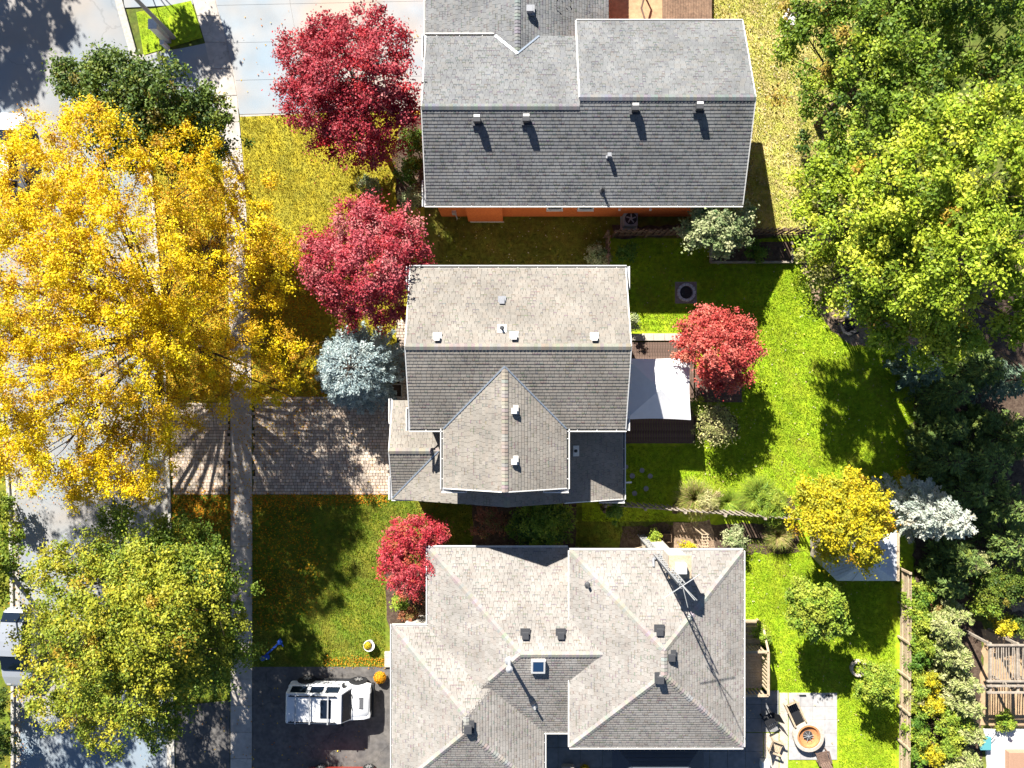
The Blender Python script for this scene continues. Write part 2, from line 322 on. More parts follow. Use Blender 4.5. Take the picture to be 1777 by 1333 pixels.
# ------------------------------------------------------------------ vegetation builders
def make_tree(name, label, cat, base, lobes, pal, nleaf=20000, leaf=0.13, aspect=0.65, rc=0.45, seed=1, trunk=0.16, group=None,
              clusters=None, twigs=0.5, flat=0.55, upbias=0.9, pal2=None, mat_leaf='leaf', fork=0.45, stretch=0.0, gap=0.0):
    """lobes: (px, py, z, r_px[, rz_m[, palette]])"""
    rng = np.random.default_rng(seed)
    b = Vector((base[0], base[1], 0.0))
    root = empty(name, b, label, cat, group)
    Ls = []
    for l in lobes:
        c = P(l[0], l[1], l[2]); r = l[3] * S(l[2]); rz = l[4] if len(l) > 4 and l[4] else r * 0.7
        rz = min(rz, max(0.25, l[2] - 0.1))
        Ls.append((np.array(c) - np.array(b), r, rz, (l[5] if len(l) > 5 else None) or pal))
    vol = np.array([l[1] ** 2 for l in Ls]) * np.array([l[6] if len(l) > 6 else 1.0 for l in lobes]); vol /= vol.sum()
    ncl = clusters or max(12, int(nleaf / 70))
    which = rng.choice(len(Ls), ncl, p=vol)
    d = unit(rng.normal(size=(ncl, 3))); d[:, 2] = np.where(d[:, 2] < -0.35, -d[:, 2], d[:, 2])
    rad = 0.35 + 0.65 * rng.random(ncl) ** 0.55
    ctr = np.zeros((ncl, 3))
    for i, l in enumerate(Ls):
        k = which == i
        ctr[k] = l[0] + d[k] * rad[k][:, None] * np.array([l[1], l[1], l[2]])
    ctr += rng.normal(size=ctr.shape) * 0.12
    ctr[:, 2] = np.maximum(ctr[:, 2], 0.12)
    # crown leaves
    ci = rng.integers(0, ncl, nleaf)
    crc = rc * (0.55 + 0.9 * rng.random(ncl))
    off = rng.normal(size=(nleaf, 3)) * 0.5; off[:, 2] *= flat
    if stretch:
        sd_ = unit(rng.normal(size=ctr.shape) * np.array([1, 1, 0.4]))
        tt = rng.normal(size=nleaf) * stretch
        off = off * 0.55 + sd_[ci] * tt[:, None]
    pos = ctr[ci] + off * crc[ci][:, None]
    pos[:, 2] = np.maximum(pos[:, 2], 0.05)
    outd = unit(pos - ctr[ci] + 1e-4)
    nrm = unit(np.array([0, 0, upbias]) + rng.normal(size=(nleaf, 3)) * 0.55 + outd * 0.35)
    tan = rng.normal(size=(nleaf, 3)) + outd * 0.8
    Lg = leaf * (0.5 + 0.95 * rng.random(nleaf)); Wd = Lg * aspect * (0.8 + 0.4 * rng.random(nleaf))
    col = np.zeros((nleaf, 3)); ccol = np.zeros((ncl, 3))
    for i, l in enumerate(Ls):
        k = which == i; ccol[k] = pick(PAL[l[3]], k.sum(), rng)
        kk = which[ci] == i; col[kk] = pick(PAL[l[3]], kk.sum(), rng)
    mixf = 0.66
    col = ccol[ci] * mixf + col * (1 - mixf)
    col *= (0.82 + 0.36 * rng.random((nleaf, 1)))
    V, F, C = leaf_quads(pos, nrm, tan, Lg, Wd, col)
    np_mesh('crown', V, F, C, mat_leaf, root)
    # trunk, limbs, twigs
    zmid = np.mean([l[0][2] for l in Ls]); segs = []
    top = np.array([np.mean([l[0][0] for l in Ls]) * 0.35, np.mean([l[0][1] for l in Ls]) * 0.35, zmid * fork])
    segs.append((np.zeros(3), top * 0.5, trunk * 1.25, trunk)); segs.append((top * 0.5, top, trunk, trunk * 0.85))
    for i, l in enumerate(Ls):
        mid = top * 0.45 + l[0] * 0.55 + np.array([0, 0, 0.06 * zmid]) + rng.normal(size=3) * 0.1 * l[1]
        lk = min(1.0, .35 + .25 * l[1]); segs.append((top, mid, trunk * 0.5 * lk, trunk * 0.3 * lk)); segs.append((mid, l[0], trunk * 0.3 * lk, trunk * 0.1 * lk))
    V, F = tubes(segs, 7)
    np_mesh('trunk', V, F, None, 'bark', root)
    segs = []
    for j in np.nonzero(rng.random(ncl) < twigs)[0]:
        l = Ls[which[j]]; t = rng.random() * 0.5
        a = l[0] * (1 - t) + top * t; m_ = (a + ctr[j]) / 2 + rng.normal(size=3) * 0.12; m_[2] += 0.05 * l[2]
        r = trunk * 0.1 + 0.004
        segs.append((a, m_, r, r * 0.6)); segs.append((m_, ctr[j], r * 0.6, r * 0.25))
        for q in range(2):
            segs.append((ctr[j], ctr[j] + rng.normal(size=3) * crc[j] * np.array([0.7, 0.7, 0.3]), r * 0.35, r * 0.15))
    if segs:
        V, F = tubes(segs, 3); np_mesh('branches', V, F, None, 'twig', root)
    return root

def make_conifer(name, label, base, h, rad, pal, seed=1, n=9000, needle=0.14, group=None, top_r=0.08, cat='tree', droop=0.25, full=1.0):
    rng = np.random.default_rng(seed); root = empty(name, Vector((base[0], base[1], 0)), label, cat, group)
    nb = max(30, int(46 * h * full / 2)); t = rng.random(nb) ** 0.8
    zz = 0.25 + (h - 0.3) * t; rr = rad * ((1 - t) ** 0.75 * (1 - top_r) + top_r) * (0.78 + 0.35 * rng.random(nb)); az = rng.random(nb) * 2 * math.pi
    tip = np.stack([np.cos(az) * rr, np.sin(az) * rr, zz - droop * rr + 0.12], 1); org = np.stack([0 * zz, 0 * zz, zz], 1)
    bi = rng.choice(nb, n, p=rr ** 1.5 / (rr ** 1.5).sum()); u = rng.random(n) ** 0.55
    dirv = unit(tip - org)
    side = np.cross(dirv, np.array([0, 0, 1.0])); side = unit(side)
    wd = (rng.random(n) - 0.5) * 0.62 * (1.15 - u) * np.minimum(rr[bi], 1.6)
    pos = org[bi] + (tip - org)[bi] * u[:, None] + side[bi] * wd[:, None] + rng.normal(size=(n, 3)) * 0.035
    tan = dirv[bi] + side[bi] * np.sign(wd)[:, None] * 0.7 + rng.normal(size=(n, 3)) * 0.35
    nrm = unit(np.array([0, 0, 1.0]) + rng.normal(size=(n, 3)) * 0.5)
    bc = pick(PAL[pal], nb, rng); col = bc[bi] * 0.5 + pick(PAL[pal], n, rng) * 0.5
    col *= (0.85 + 0.3 * rng.random((n, 1)))
    Lg = needle * (0.7 + 0.6 * rng.random(n)); V, F, C = leaf_quads(pos, nrm, tan, Lg, Lg * 0.36, col)
    np_mesh('crown', V, F, C, 'needle', root)
    segs = [(np.zeros(3), np.array([0, 0, h * 0.95]), 0.05 + 0.02 * h, 0.02)] + [(org[i], org[i] * 0.1 + tip[i] * 0.9, 0.02, 0.006) for i in range(nb)]
    V, F = tubes(segs, 4); np_mesh('trunk', V, F, None, 'bark', root)
    return root

def make_clump(name, label, px, py, r_px, h, pal, seed, n=700, cat='grass clump', group=None, wblade=0.03):
    """arching ornamental grass"""
    rng = np.random.default_rng(seed); b = P(px, py, 0); root = empty(name, b, label, cat, group)
    R_ = r_px * S(h * 0.5); az = rng.random(n) * 2 * math.pi; L = R_ * (0.35 + 0.75 * rng.random(n)); r0 = rng.random(n) ** .6 * 0.45 * R_; L = L * .7
    hh = h * (0.6 + 0.5 * rng.random(n))
    dx = np.stack([np.cos(az), np.sin(az), 0 * az], 1); sx = np.stack([-np.sin(az), np.cos(az), 0 * az], 1)
    tw_ = rng.normal(size=n) * .5; ts = [0, 0.4, 0.75, 1.0]; rows = []
    for t in ts:
        c = dx * (r0 + L * t ** 1.3)[:, None] + sx * (tw_ * L * t * t)[:, None]; c[:, 2] = hh * (1.9 * t - 1.25 * t * t)
        wv = wblade * (1 - 0.85 * t)
        rows += [c - sx * wv / 2, c + sx * wv / 2]
    V = np.stack(rows, 1).reshape(-1, 3); base_ = (np.arange(n) * 8)[:, None]
    F = np.concatenate([base_ + np.array([[2 * k, 2 * k + 1, 2 * k + 3, 2 * k + 2]]) for k in range(3)], 0)
    C = np.repeat(pick(PAL[pal], n, rng) * (0.8 + 0.4 * rng.random((n, 1))), 8, 0)
    np_mesh('blades', V, F, C, 'blade', root); return root

def shrub(name, label, px, py, z, r_px, pal, seed, n=1800, leaf=0.10, cat='shrub', group=None, rz=None, rc=0.22, k=5, **kw):
    """px,py: where its middle shows, at height z"""
    rng = random.Random(seed); c = P(px, py, z); lobes = [(px, py, z, r_px * 0.72, rz or z * 0.75)]
    for i in range(k):
        a = 2 * math.pi * (i + rng.random() * 0.6) / k; q = r_px * 0.5
        lobes.append((px + q * math.cos(a), py + q * math.sin(a), z * (0.7 + 0.3 * rng.random()), r_px * (0.38 + 0.18 * rng.random()), (rz or z * 0.75) * 0.8))
    return make_tree(name, label, cat, (c.x, c.y), lobes, pal, nleaf=n, leaf=leaf, rc=rc, seed=seed, trunk=0.035, group=group, twigs=0.25, **kw)

# ------------------------------------------------------------------ ground
def sheet(name, pts, z, m, parent=None, kind='structure', thick=0.0):
    mb = MB(); poly = [P(x, y, 0) for x, y in pts]
    if m in ('soil', 'mulch', 'sand'):
        rj = random.Random(len(pts) * 1000 + int(pts[0][0])); out = []
        for i in range(len(poly)):
            a, b = poly[i], poly[(i + 1) % len(poly)]; k = max(1, int((b - a).length / .35))
            for q in range(k): t = a.lerp(b, q / k); out.append(Vector((t.x + rj.uniform(-.13, .13), t.y + rj.uniform(-.13, .13), 0)))
        poly = out
    if thick: mb.prism([(p.x, p.y) for p in poly], z - thick, z)
    else:
        n = len(poly); ar = sum(poly[i].x * poly[(i + 1) % n].y - poly[(i + 1) % n].x * poly[i].y for i in range(n))
        if ar < 0: poly = poly[::-1]
        mb.add([(p.x, p.y, z) for p in poly], [tuple(range(n))])
    o = mb.build(name, m, parent)
    if kind: o['kind'] = kind
    return o
def lawn_mat(name, a, b, c):
    return mat(name, a, col2=b, scale=1.3, rough=0.95, noise=0.32, bump=0.9, bscale=45, big=0.22, bigscale=0.5)
M['lawn_far'] = lawn_mat('lawn_far', (0.10, 0.14, 0.02), (0.14, 0.16, 0.03), 0)
M['lawn_green'] = lawn_mat('lawn_green', (0.25, 0.38, 0.011), (0.33, 0.42, 0.016), 0)
M['lawn_dry'] = lawn_mat('lawn_dry', (0.40, 0.33, 0.022), (0.33, 0.30, 0.03), 0)
M['lawn_leafy'] = lawn_mat('lawn_leafy', (0.44, 0.44, 0.09), (0.52, 0.43, 0.16), 0)
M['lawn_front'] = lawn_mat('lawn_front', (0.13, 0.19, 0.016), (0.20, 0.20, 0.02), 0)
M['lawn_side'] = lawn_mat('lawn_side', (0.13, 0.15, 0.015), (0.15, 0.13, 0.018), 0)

g = MB(); g.add([(-220, -220, -0.02), (220, -220, -0.02), (220, 220, -0.02), (-220, 220, -0.02)], [(0, 1, 2, 3)])
tag(g.build('ground', 'lawn_far'), kind='structure')

KN = [(198, -120), (208, 0), (236, 100), (256, 250), (272, 450), (284, 650), (292, 860), (297, 1100), (300, 1450)]       # near kerb
KF = [(-115, -120), (-90, 0), (-55, 150), (-28, 350), (-5, 560), (12, 760), (22, 900), (26, 1100), (26, 1450)]           # far kerb
SL = [(316, -120), (334, 0), (355, 69), (372, 153), (388, 300), (397, 480), (400, 700), (401, 950), (400, 1450)]          # sidewalk left edge
SRt = [(353, -120), (372, 0), (392, 70), (410, 153), (424, 300), (433, 480), (437, 700), (438, 950), (437, 1450)]
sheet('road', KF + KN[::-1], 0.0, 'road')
def kerb(name, line, w_px):
    for nm, dz, o0, o1, mm in (('kerb', 0.12, 0.0, 1.0, 'kerb'),):
        mb = MB(); a = [P(x, y) for x, y in line]; b = [P(x + w_px, y) for x, y in line]
        for i in range(len(a) - 1):
            q = [a[i], b[i], b[i + 1], a[i + 1]]
            if w_px < 0: q = q[::-1]
            q = q[::-1]
            mb.prism([(p.x, p.y) for p in q], 0.0, dz)
        tag(mb.build(name, mm), kind='structure')
    mb = MB(); a = [P(x - w_px * 1.8, y) for x, y in line]; b = [P(x, y) for x, y in line]
    for i in range(len(a) - 1):
        q = [a[i], b[i], b[i + 1], a[i + 1]]
        if w_px > 0: q = q[::-1]
        mb.add([(p.x, p.y, 0.006) for p in q], [(0, 1, 2, 3)])
    tag(mb.build('gutter_pan', 'kerb'), kind='structure')
kerb('kerb', KN, 5); kerb('kerb', KF, -5)

# lawns
sheet('lawn', [(416, 200), (600, 192), (737, 190), (737, 560), (700, 700), (437, 700), (426, 330)], 0.005, 'lawn_dry')
sheet('lawn', [(241, 250), (388, 300), (400, 700), (290, 690), (262, 300)], 0.005, 'lawn_dry')
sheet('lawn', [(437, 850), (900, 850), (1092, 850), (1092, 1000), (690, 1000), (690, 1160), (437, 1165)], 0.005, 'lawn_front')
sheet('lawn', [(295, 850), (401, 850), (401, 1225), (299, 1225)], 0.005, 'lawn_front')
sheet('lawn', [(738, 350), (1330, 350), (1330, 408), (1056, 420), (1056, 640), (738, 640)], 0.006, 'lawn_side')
sheet('lawn', [(1058, 414), (1600, 414), (1600, 905), (1010, 905), (1010, 640), (1058, 640)], 0.008, 'lawn_green')
sheet('lawn', [(1180, -80), (1470, -80), (1500, 408), (1270, 408), (1200, 100)], 0.009, 'lawn_leafy')
sheet('lawn', [(1200, 905), (1585, 905), (1585, 1420), (1200, 1420)], 0.009, 'lawn_green')
sheet('lawn', [(-420, -120), (-115, -120), (-90, 0), (-28, 350), (12, 760), (20, 1100), (20, 1450), (-420, 1450)], 0.005, 'lawn_front')
# soil and beds
sheet('garden_bed', [(1590, 380), (1900, 380), (1950, 1100), (1585, 1060)], 0.012, 'soil')
sheet('garden_bed', [(1585, 1060), (1705, 1080), (1705, 1420), (1585, 1420)], 0.014, 'soil')
sheet('garden_bed', [(1393, 400), (1600, 395), (1600, 600), (1480, 600), (1440, 575), (1410, 525), (1393, 470)], 0.018, 'mulch')
sheet('garden_bed', [(1065, 393), (1200, 388), (1340, 400), (1340, 412), (1065, 412)], 0.016, 'soil')
sheet('garden_bed', [(1078, 912), (1385, 905), (1385, 960), (1290, 960), (1078, 985)], 0.016, 'soil')
sheet('garden_bed', [(700, 195), (750, 195), (750, 360), (690, 360), (680, 280)], 0.012, 'soil')
sheet('garden_bed', [(670, 985), (745, 985), (745, 1130), (690, 1130), (668, 1060)], 0.014, 'soil')
sheet('garden_bed', [(820, 858), (1000, 858), (1000, 955), (820, 955)], 0.014, 'soil')
sheet('garden_bed', [(1210, 712), (1232, 700), (1262, 706), (1280, 728), (1276, 756), (1250, 772), (1222, 766), (1206, 745)], 0.016, 'soil')
sheet('garden_bed', [(1168, 868), (1190, 852), (1240, 858), (1290, 862), (1330, 850), (1372, 862), (1385, 893), (1165, 890)], 0.016, 'soil')
sheet('yard', [(1705, 1095), (1990, 1095), (1990, 1262), (1700, 1262)], 0.016, 'sand')
sheet('gravel_path', [(1715, 1010), (1990, 990), (1990, 1070), (1760, 1062)], 0.02, 'mulch')

# sidewalk of concrete slabs
sw = bpy.data.objects.new('sidewalk', None); COL.objects.link(sw); sw['kind'] = 'structure'
def interp(line, y):
    for i in range(len(line) - 1):
        (x0, y0), (x1, y1) = line[i], line[i + 1]
        if y0 <= y <= y1: return x0 + (x1 - x0) * (y - y0) / (y1 - y0)
    return line[-1][0]
for i_ in range(len(SL) - 1):
    sheet('slab_bed', [SL[i_], SRt[i_], SRt[i_ + 1], SL[i_ + 1]], 0.011, 'concrete', sw, kind=None)
y = -110.0
while y < 1420:
    y1 = y + 46
    a = [(interp(SL, y), y + 0.6), (interp(SRt, y), y + 0.6), (interp(SRt, y1), y1 - 0.6), (interp(SL, y1), y1 - 0.6)]
    pts = [P(*q) for q in a]
    mb = MB(); mb.prism([(p.x, p.y) for p in pts], 0.0, 0.035 + R.uniform(-0.004, 0.004)); mb.build('slab', 'concrete', sw); y = y1

# neighbour driveway (pale concrete panels)
dw = bpy.data.objects.new('driveway', None); COL.objects.link(dw); dw['kind'] = 'structure'
sheet('slab_bed', [(352, -120), (760, -120), (756, 192), (600, 194), (417, 203), (372, 0)], 0.012, 'concrete', dw, kind=None)
sheet('slab_bed', [(240, 96), (370, 75), (388, 218), (252, 222)], 0.0125, 'concrete', dw, kind=None)
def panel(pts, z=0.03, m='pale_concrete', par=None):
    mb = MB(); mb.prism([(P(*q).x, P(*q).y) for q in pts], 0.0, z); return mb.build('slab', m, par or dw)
ys = [-120, -55, 10, 75, 140, 199]
for i in range(5):
    for (xa, xb) in ((0, 0.34), (0.34, 0.68), (0.68, 1.0)):
        def X(f, y): a = interp(SRt, max(y, -119)) + 1.5; return a + (752 - a) * f
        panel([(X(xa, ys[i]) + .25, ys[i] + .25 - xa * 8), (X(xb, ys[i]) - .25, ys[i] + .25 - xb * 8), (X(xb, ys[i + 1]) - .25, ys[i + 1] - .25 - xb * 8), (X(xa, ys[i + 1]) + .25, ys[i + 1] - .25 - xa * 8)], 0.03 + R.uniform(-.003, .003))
for (ya, yb) in ((-120, 8), (97, 150), (151, 215)):
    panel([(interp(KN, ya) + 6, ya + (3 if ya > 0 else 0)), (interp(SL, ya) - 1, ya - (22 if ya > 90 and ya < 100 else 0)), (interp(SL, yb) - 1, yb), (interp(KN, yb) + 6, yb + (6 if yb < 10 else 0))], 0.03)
sheet('boulevard_grass', [(237, 22), (332, 2), (352, 66), (250, 96)], 0.04, 'lawn_green')

# asphalt driveway of the lower house
sheet('driveway', [(438, 1157), (700, 1157), (720, 1420), (438, 1420)], 0.028, 'asphalt')
sheet('driveway', [(305, 1225), (399, 1215), (399, 1420), (306, 1420)], 0.028, 'asphalt')
# paver driveway
def pip(poly, X, Y):
    ins = np.zeros(len(X), bool); n = len(poly)
    for i in range(n):
        x0, y0 = poly[i]; x1, y1 = poly[(i + 1) % n]
        c = ((y0 > Y) != (y1 > Y)) & (X < (x1 - x0) * (Y - y0) / (y1 - y0 + 1e-12) + x0); ins ^= c
    return ins
PAVE = [[(440, 690), (560, 688), (690, 690), (735, 690), (735, 858), (440, 858)], [(297, 700), (398, 700), (399, 858), (300, 858)],
        [(688, 555), (760, 555), (760, 692), (690, 692)]]
pd = bpy.data.objects.new('paver_driveway', None); COL.objects.link(pd); pd['kind'] = 'structure'
for k, poly in enumerate(PAVE):
    o = sheet('paver_bed', poly, 0.02 + 0.001 * k, 'joint', pd, kind=None)
    pm = MB(); w2 = [(P(*q).x, P(*q).y) for q in poly]
    x0 = min(q[0] for q in w2); x1 = max(q[0] for q in w2); y0 = min(q[1] for q in w2); y1 = max(q[1] for q in w2)
    row = 0; yy = y0
    while yy < y1:
        xx = x0 - R.random() * 0.2
        while xx < x1:
            wd = R.choice((0.16, 0.2, 0.24)); cx, cy = xx + wd / 2, yy + 0.085
            if pip(w2, np.array([cx]), np.array([cy]))[0]:
                t = R.choice(((0.54, 0.45, 0.36), (0.46, 0.38, 0.31), (0.56, 0.43, 0.33), (0.40, 0.33, 0.27), (0.58, 0.50, 0.41)))
                v = R.uniform(0.8, 1.12); pm.box((cx, cy, 0.035 + R.uniform(-.004, .004)), (wd - 0.022, 0.15, 0.04), col=tuple(q * v for q in t))
            xx += wd
        yy += 0.172
    pm.build('pavers', 'paver', pd, kind='stuff')

# ------------------------------------------------------------------ roofs
SHC = {'warm': [(0.252, 0.232, 0.204), (0.263, 0.241, 0.210), (0.242, 0.222, 0.195), (0.256, 0.229, 0.198), (0.236, 0.219, 0.195)],
       'cool': [(0.183, 0.189, 0.192), (0.193, 0.196, 0.196), (0.175, 0.180, 0.183), (0.168, 0.172, 0.179), (0.187, 0.185, 0.181)],
       'pale': [(0.299, 0.282, 0.260), (0.291, 0.273, 0.250), (0.308, 0.291, 0.270), (0.291, 0.264, 0.239), (0.282, 0.263, 0.241)]}
def shingle_face(pts, pal, parent, seed, expo=0.16, tab=0.22, dash=0.34, dkf=0.8):
    """pts[0]->pts[1] is the eave; ccw from above. One joined part of single tabs."""
    rng = random.Random(seed); p0 = Vector(pts[0]); u = (Vector(pts[1]) - p0).normalized()
    nrm = None
    for q in pts[2:]:
        c = u.cross(Vector(q) - p0)
        if c.length > 1e-3: nrm = c.normalized(); break
    if nrm.z < 0: nrm = -nrm
    v = nrm.cross(u)
    poly = [((Vector(q) - p0).dot(u), (Vector(q) - p0).dot(v)) for q in pts]
    vmax = max(q[1] for q in poly); mb = MB(); cols = SHC[pal]
    dk = tuple(c * 0.5 for c in cols[2])
    mb.add([Vector(q) - nrm * 0.012 for q in pts], [tuple(range(len(pts)))], dk)
    r = 0
    while r * expo < vmax - 0.02:
        va = r * expo; vb = min(va + expo * 1.25, vmax); vm = min(va + expo * 0.5, vmax - 0.005)
        xs = []
        for i in range(len(poly)):
            (ua, wa), (ub, wb) = poly[i], poly[(i + 1) % len(poly)]
            if (wa > vm) != (wb > vm): xs.append(ua + (ub - ua) * (vm - wa) / (wb - wa))
        xs.sort()
        for k in range(0, len(xs) - 1, 2):
            a, b = xs[k], xs[k + 1]; x = a - rng.random() * tab
            while x < b:
                hi = rng.random() > dash; wd = tab * (rng.uniform(0.8, 1.5) if hi else rng.uniform(0.45, 0.8)); c0 = max(a, x); c1 = min(b, x + wd - 0.012)
                if c1 - c0 > 0.03:
                    th = 0.024
                    c = rng.choice(cols); f = rng.uniform(0.95, 1.05); c = tuple(q * f for q in c)
                    A = p0 + u * c0 + v * va; B = p0 + u * c1 + v * va; Cc = p0 + u * c1 + v * vb; D = p0 + u * c0 + v * vb
                    n1 = nrm * th; n2 = nrm * 0.002
                    mb.add([A, B, A + n1, B + n1, Cc + n2, D + n2], [(0, 1, 3, 2), (2, 3, 4, 5), (1, 4, 3), (0, 2, 5)], c)
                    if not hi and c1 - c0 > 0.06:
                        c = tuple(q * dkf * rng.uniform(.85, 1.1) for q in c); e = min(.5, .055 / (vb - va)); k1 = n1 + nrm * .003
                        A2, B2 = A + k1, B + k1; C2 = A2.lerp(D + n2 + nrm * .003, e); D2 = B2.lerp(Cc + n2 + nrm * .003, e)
                        mb.add([A2, B2, D2, C2], [(0, 1, 2, 3)], c)  # dark dash quad paints the cut-out shadow at the tab's lower edge
                x += wd
        r += 1
    return mb.build('shingles', 'shingle', parent, kind='stuff')

def cap_line(a, b, pal, parent, seed, wd=0.30, up=0.035):
    rng = random.Random(seed); a = Vector(a); b = Vector(b); d = b - a; L = d.length; x = d / L; y = Vector((0, 0, 1)).cross(x).normalized(); z = x.cross(y)
    mb = MB(); t = 0.0
    while t < L:
        e = min(L, t + 0.17); c = rng.choice(SHC[pal][:3]); c = tuple(q * rng.uniform(0.92, 1.12) for q in c)
        for k, s in ((t, 0.012), ):
            A = a + x * t; B = a + x * e; k0 = z * (up + 0.02); k1 = z * up
            dn = z * (0.40 * wd / 2)
            mb.add([A + k0, A + y * wd / 2 + k0 - dn, A - y * wd / 2 + k0 - dn, B + k1, B + y * wd / 2 + k1 - dn, B - y * wd / 2 + k1 - dn,
                    A - k0, ], [(0, 3, 4, 1), (3, 0, 2, 5), (0, 1, 6), (0, 6, 2)], c)
        t = e
    return mb.build('ridge_cap', 'shingle', parent)

def gutter(a, b, outward, parent, z=None, w_=0.13):
    """white channel along an eave; outward = unit 2d vector"""
    a = Vector(a); b = Vector(b); o = Vector((outward[0], outward[1], 0))
    mb = MB()
    mb.bar(a + o * w_ + Vector((0, 0, 0.0)), b + o * w_ + Vector((0, 0, 0.0)), 0.05, 0.11)
    mb.bar(a + o * 0.012 + Vector((0, 0, -0.05)), b + o * 0.012 + Vector((0, 0, -0.05)), 0.03, 0.13)
    g_ = mb.build('gutter', 'white_metal', parent)
    mi = MB(); mi.bar(a + o * (w_ * 0.52) + Vector((0, 0, -0.045)), b + o * (w_ * 0.52) + Vector((0, 0, -0.045)), w_ - 0.045, 0.02)
    n = max(1, int((b - a).length / 0.9))
    mi.build('channel', 'dark_inside', g_)
    ms = MB(); d = (b - a)
    for i in range(n):
        p = a + d * ((i + 0.5) / n); ms.bar(p + o * 0.02 + Vector((0, 0, 0.012)), p + o * w_ + Vector((0, 0, 0.012)), 0.03, 0.012)
    ms.build('hanger', 'white_metal', g_, kind='stuff')
    return g_

def gable_faces(x0, x1, y0, y1, he, sl, axis):
    if axis == 'x':
        ym = (y0 + y1) / 2; hr = he + sl * (y1 - y0) / 2
        return [[(x0, y0, he), (x1, y0, he), (x1, ym, hr), (x0, ym, hr)], [(x1, y1, he), (x0, y1, he), (x0, ym, hr), (x1, ym, hr)]], ((x0, ym, hr), (x1, ym, hr))
    xm = (x0 + x1) / 2; hr = he + sl * (x1 - x0) / 2
    return [[(x1, y0, he), (x1, y1, he), (xm, y1, hr), (xm, y0, hr)], [(x0, y1, he), (x0, y0, he), (xm, y0, hr), (xm, y1, hr)]], ((xm, y0, hr), (xm, y1, hr))
def hip_faces(x0, x1, y0, y1, he, sl):
    dx, dy = x1 - x0, y1 - y0
    if dx >= dy:
        h = dy / 2; a = (x0 + h, y0 + h, he + sl * h); b = (x1 - h, y0 + h, he + sl * h)
        f = [[(x0, y0, he), (x1, y0, he), b, a], [(x1, y0, he), (x1, y1, he), b], [(x1, y1, he), (x0, y1, he), a, b], [(x0, y1, he), (x0, y0, he), a]]
    else:
        h = dx / 2; a = (x0 + h, y0 + h, he + sl * h); b = (x0 + h, y1 - h, he + sl * h)
        f = [[(x0, y0, he), (x1, y0, he), a], [(x1, y0, he), (x1, y1, he), b, a], [(x1, y1, he), (x0, y1, he), b], [(x0, y1, he), (x0, y0, he), a, b]]
    lines = [((x0, y0, he), a), ((x1, y0, he), a if dx < dy else b), ((x1, y1, he), b), ((x0, y1, he), b if dx < dy else a)]
    if (Vector(b) - Vector(a)).length > 0.05: lines.append((a, b))
    return f, lines
def roof_shell(faces, he, parent, th=0.16):
    mb = MB()
    for f in faces:
        n = len(f); mb.add([(p[0], p[1], p[2] - 0.02) for p in f] + [(p[0], p[1], p[2] - th) for p in f],
                           [tuple(range(n)), tuple(range(2 * n - 1, n - 1, -1))] + [(i, (i + 1) % n, n + (i + 1) % n, n + i)[::-1] for i in range(n)])
    return mb.build('roof', 'fascia', parent)
def rake(a, b, parent, wd=0.07):
    mb = MB(); mb.bar(Vector(a) + Vector((0, 0, -0.06)), Vector(b) + Vector((0, 0, -0.06)), wd, 0.16); return mb.build('rake_board', 'white_metal', parent)

SL_ = 0.417
SEED = [100]
def do_roof(faces, lines, pal, house, he, **kw):
    rf = roof_shell(faces, he, house)
    for f in faces: SEED[0] += 1; shingle_face(f, pal, rf, SEED[0], **kw)
    for a, b in lines: SEED[0] += 1; cap_line(a, b, pal, rf, SEED[0])
    return rf
def wall_prism(x0, x1, y0, y1, z, house, m='stone_wall', name='wall'):
    mb = MB(); mb.bbox((x0, y0, 0), (x1, y1, z)); return mb.build(name, m, house)
def roof_z(faces_fn, x, y): return faces_fn(x, y)
def box_vent(x, y, z, house, m='vent_grey', s=0.34, h=0.28, name='roof_vent', top=None):
    mb = MB(); mb.box((x, y, z + h * 0.35), (s * 0.8, s * 0.8, h * 0.7)); mb.box((x, y, z + h * 0.82), (s, s, h * 0.36), taper=0.92)
    mb.box((x, y + 0.05, z + 0.02), (s * 1.5, s * 1.6, 0.02))
    return mb.build(name, m, house)
def pipe_vent(x, y, z, house, r=0.06, h=0.4, cap=False, m='vent_dark', name='plumbing_vent'):
    mb = MB(); mb.tube((x, y, z - 0.3), (x, y, z + h), r, r, 10)
    mb.lathe((x, y, z + 0.02), [(r * 2.6, 0.0), (r * 1.3, 0.06), (r * 1.1, 0.1)], 10)
    if cap: mb.lathe((x, y, z + h), [(r * 1.9, 0), (r * 1.9, 0.10), (r * 0.4, 0.18)], 12)
    return mb.build(name, m, house)

# ---- middle house
he = 5.6
H2 = empty('house', (0.3, 0, 0), 'two storey house with warm grey shingles and front cross gable beside paver driveway', 'house')
def rel(o): return o
h2 = H2; h2.location = (0, 0, 0)
X0, X1, Y0, Y1 = -4.94, 5.51, -2.16, 5.60
faces, rl = gable_faces(X0, X1, Y0, Y1, he, SL_, 'x'); YM = (Y0 + Y1) / 2; HR = rl[0][2]
do_roof(faces, [rl], 'warm', h2, he)
cx0, cx1, cy0 = -3.32, 2.64, -5.05
f2, rl2 = gable_faces(cx0, cx1, cy0, 1.0, he, SL_, 'y'); cxm = (cx0 + cx1) / 2; CHR = rl2[0][2]
ytop = Y0 + (CHR - he) / SL_                    # where the cross ridge meets the main slope
f2 = [[(cx1, cy0, he), (cx1, Y0, he), (cxm, ytop, CHR), (cxm, cy0, CHR)], [(cx0, Y0, he), (cx0, cy0, he), (cxm, cy0, CHR), (cxm, ytop, CHR)]]
do_roof(f2, [((cxm, cy0, CHR), (cxm, ytop, CHR))], 'warm', h2, he)
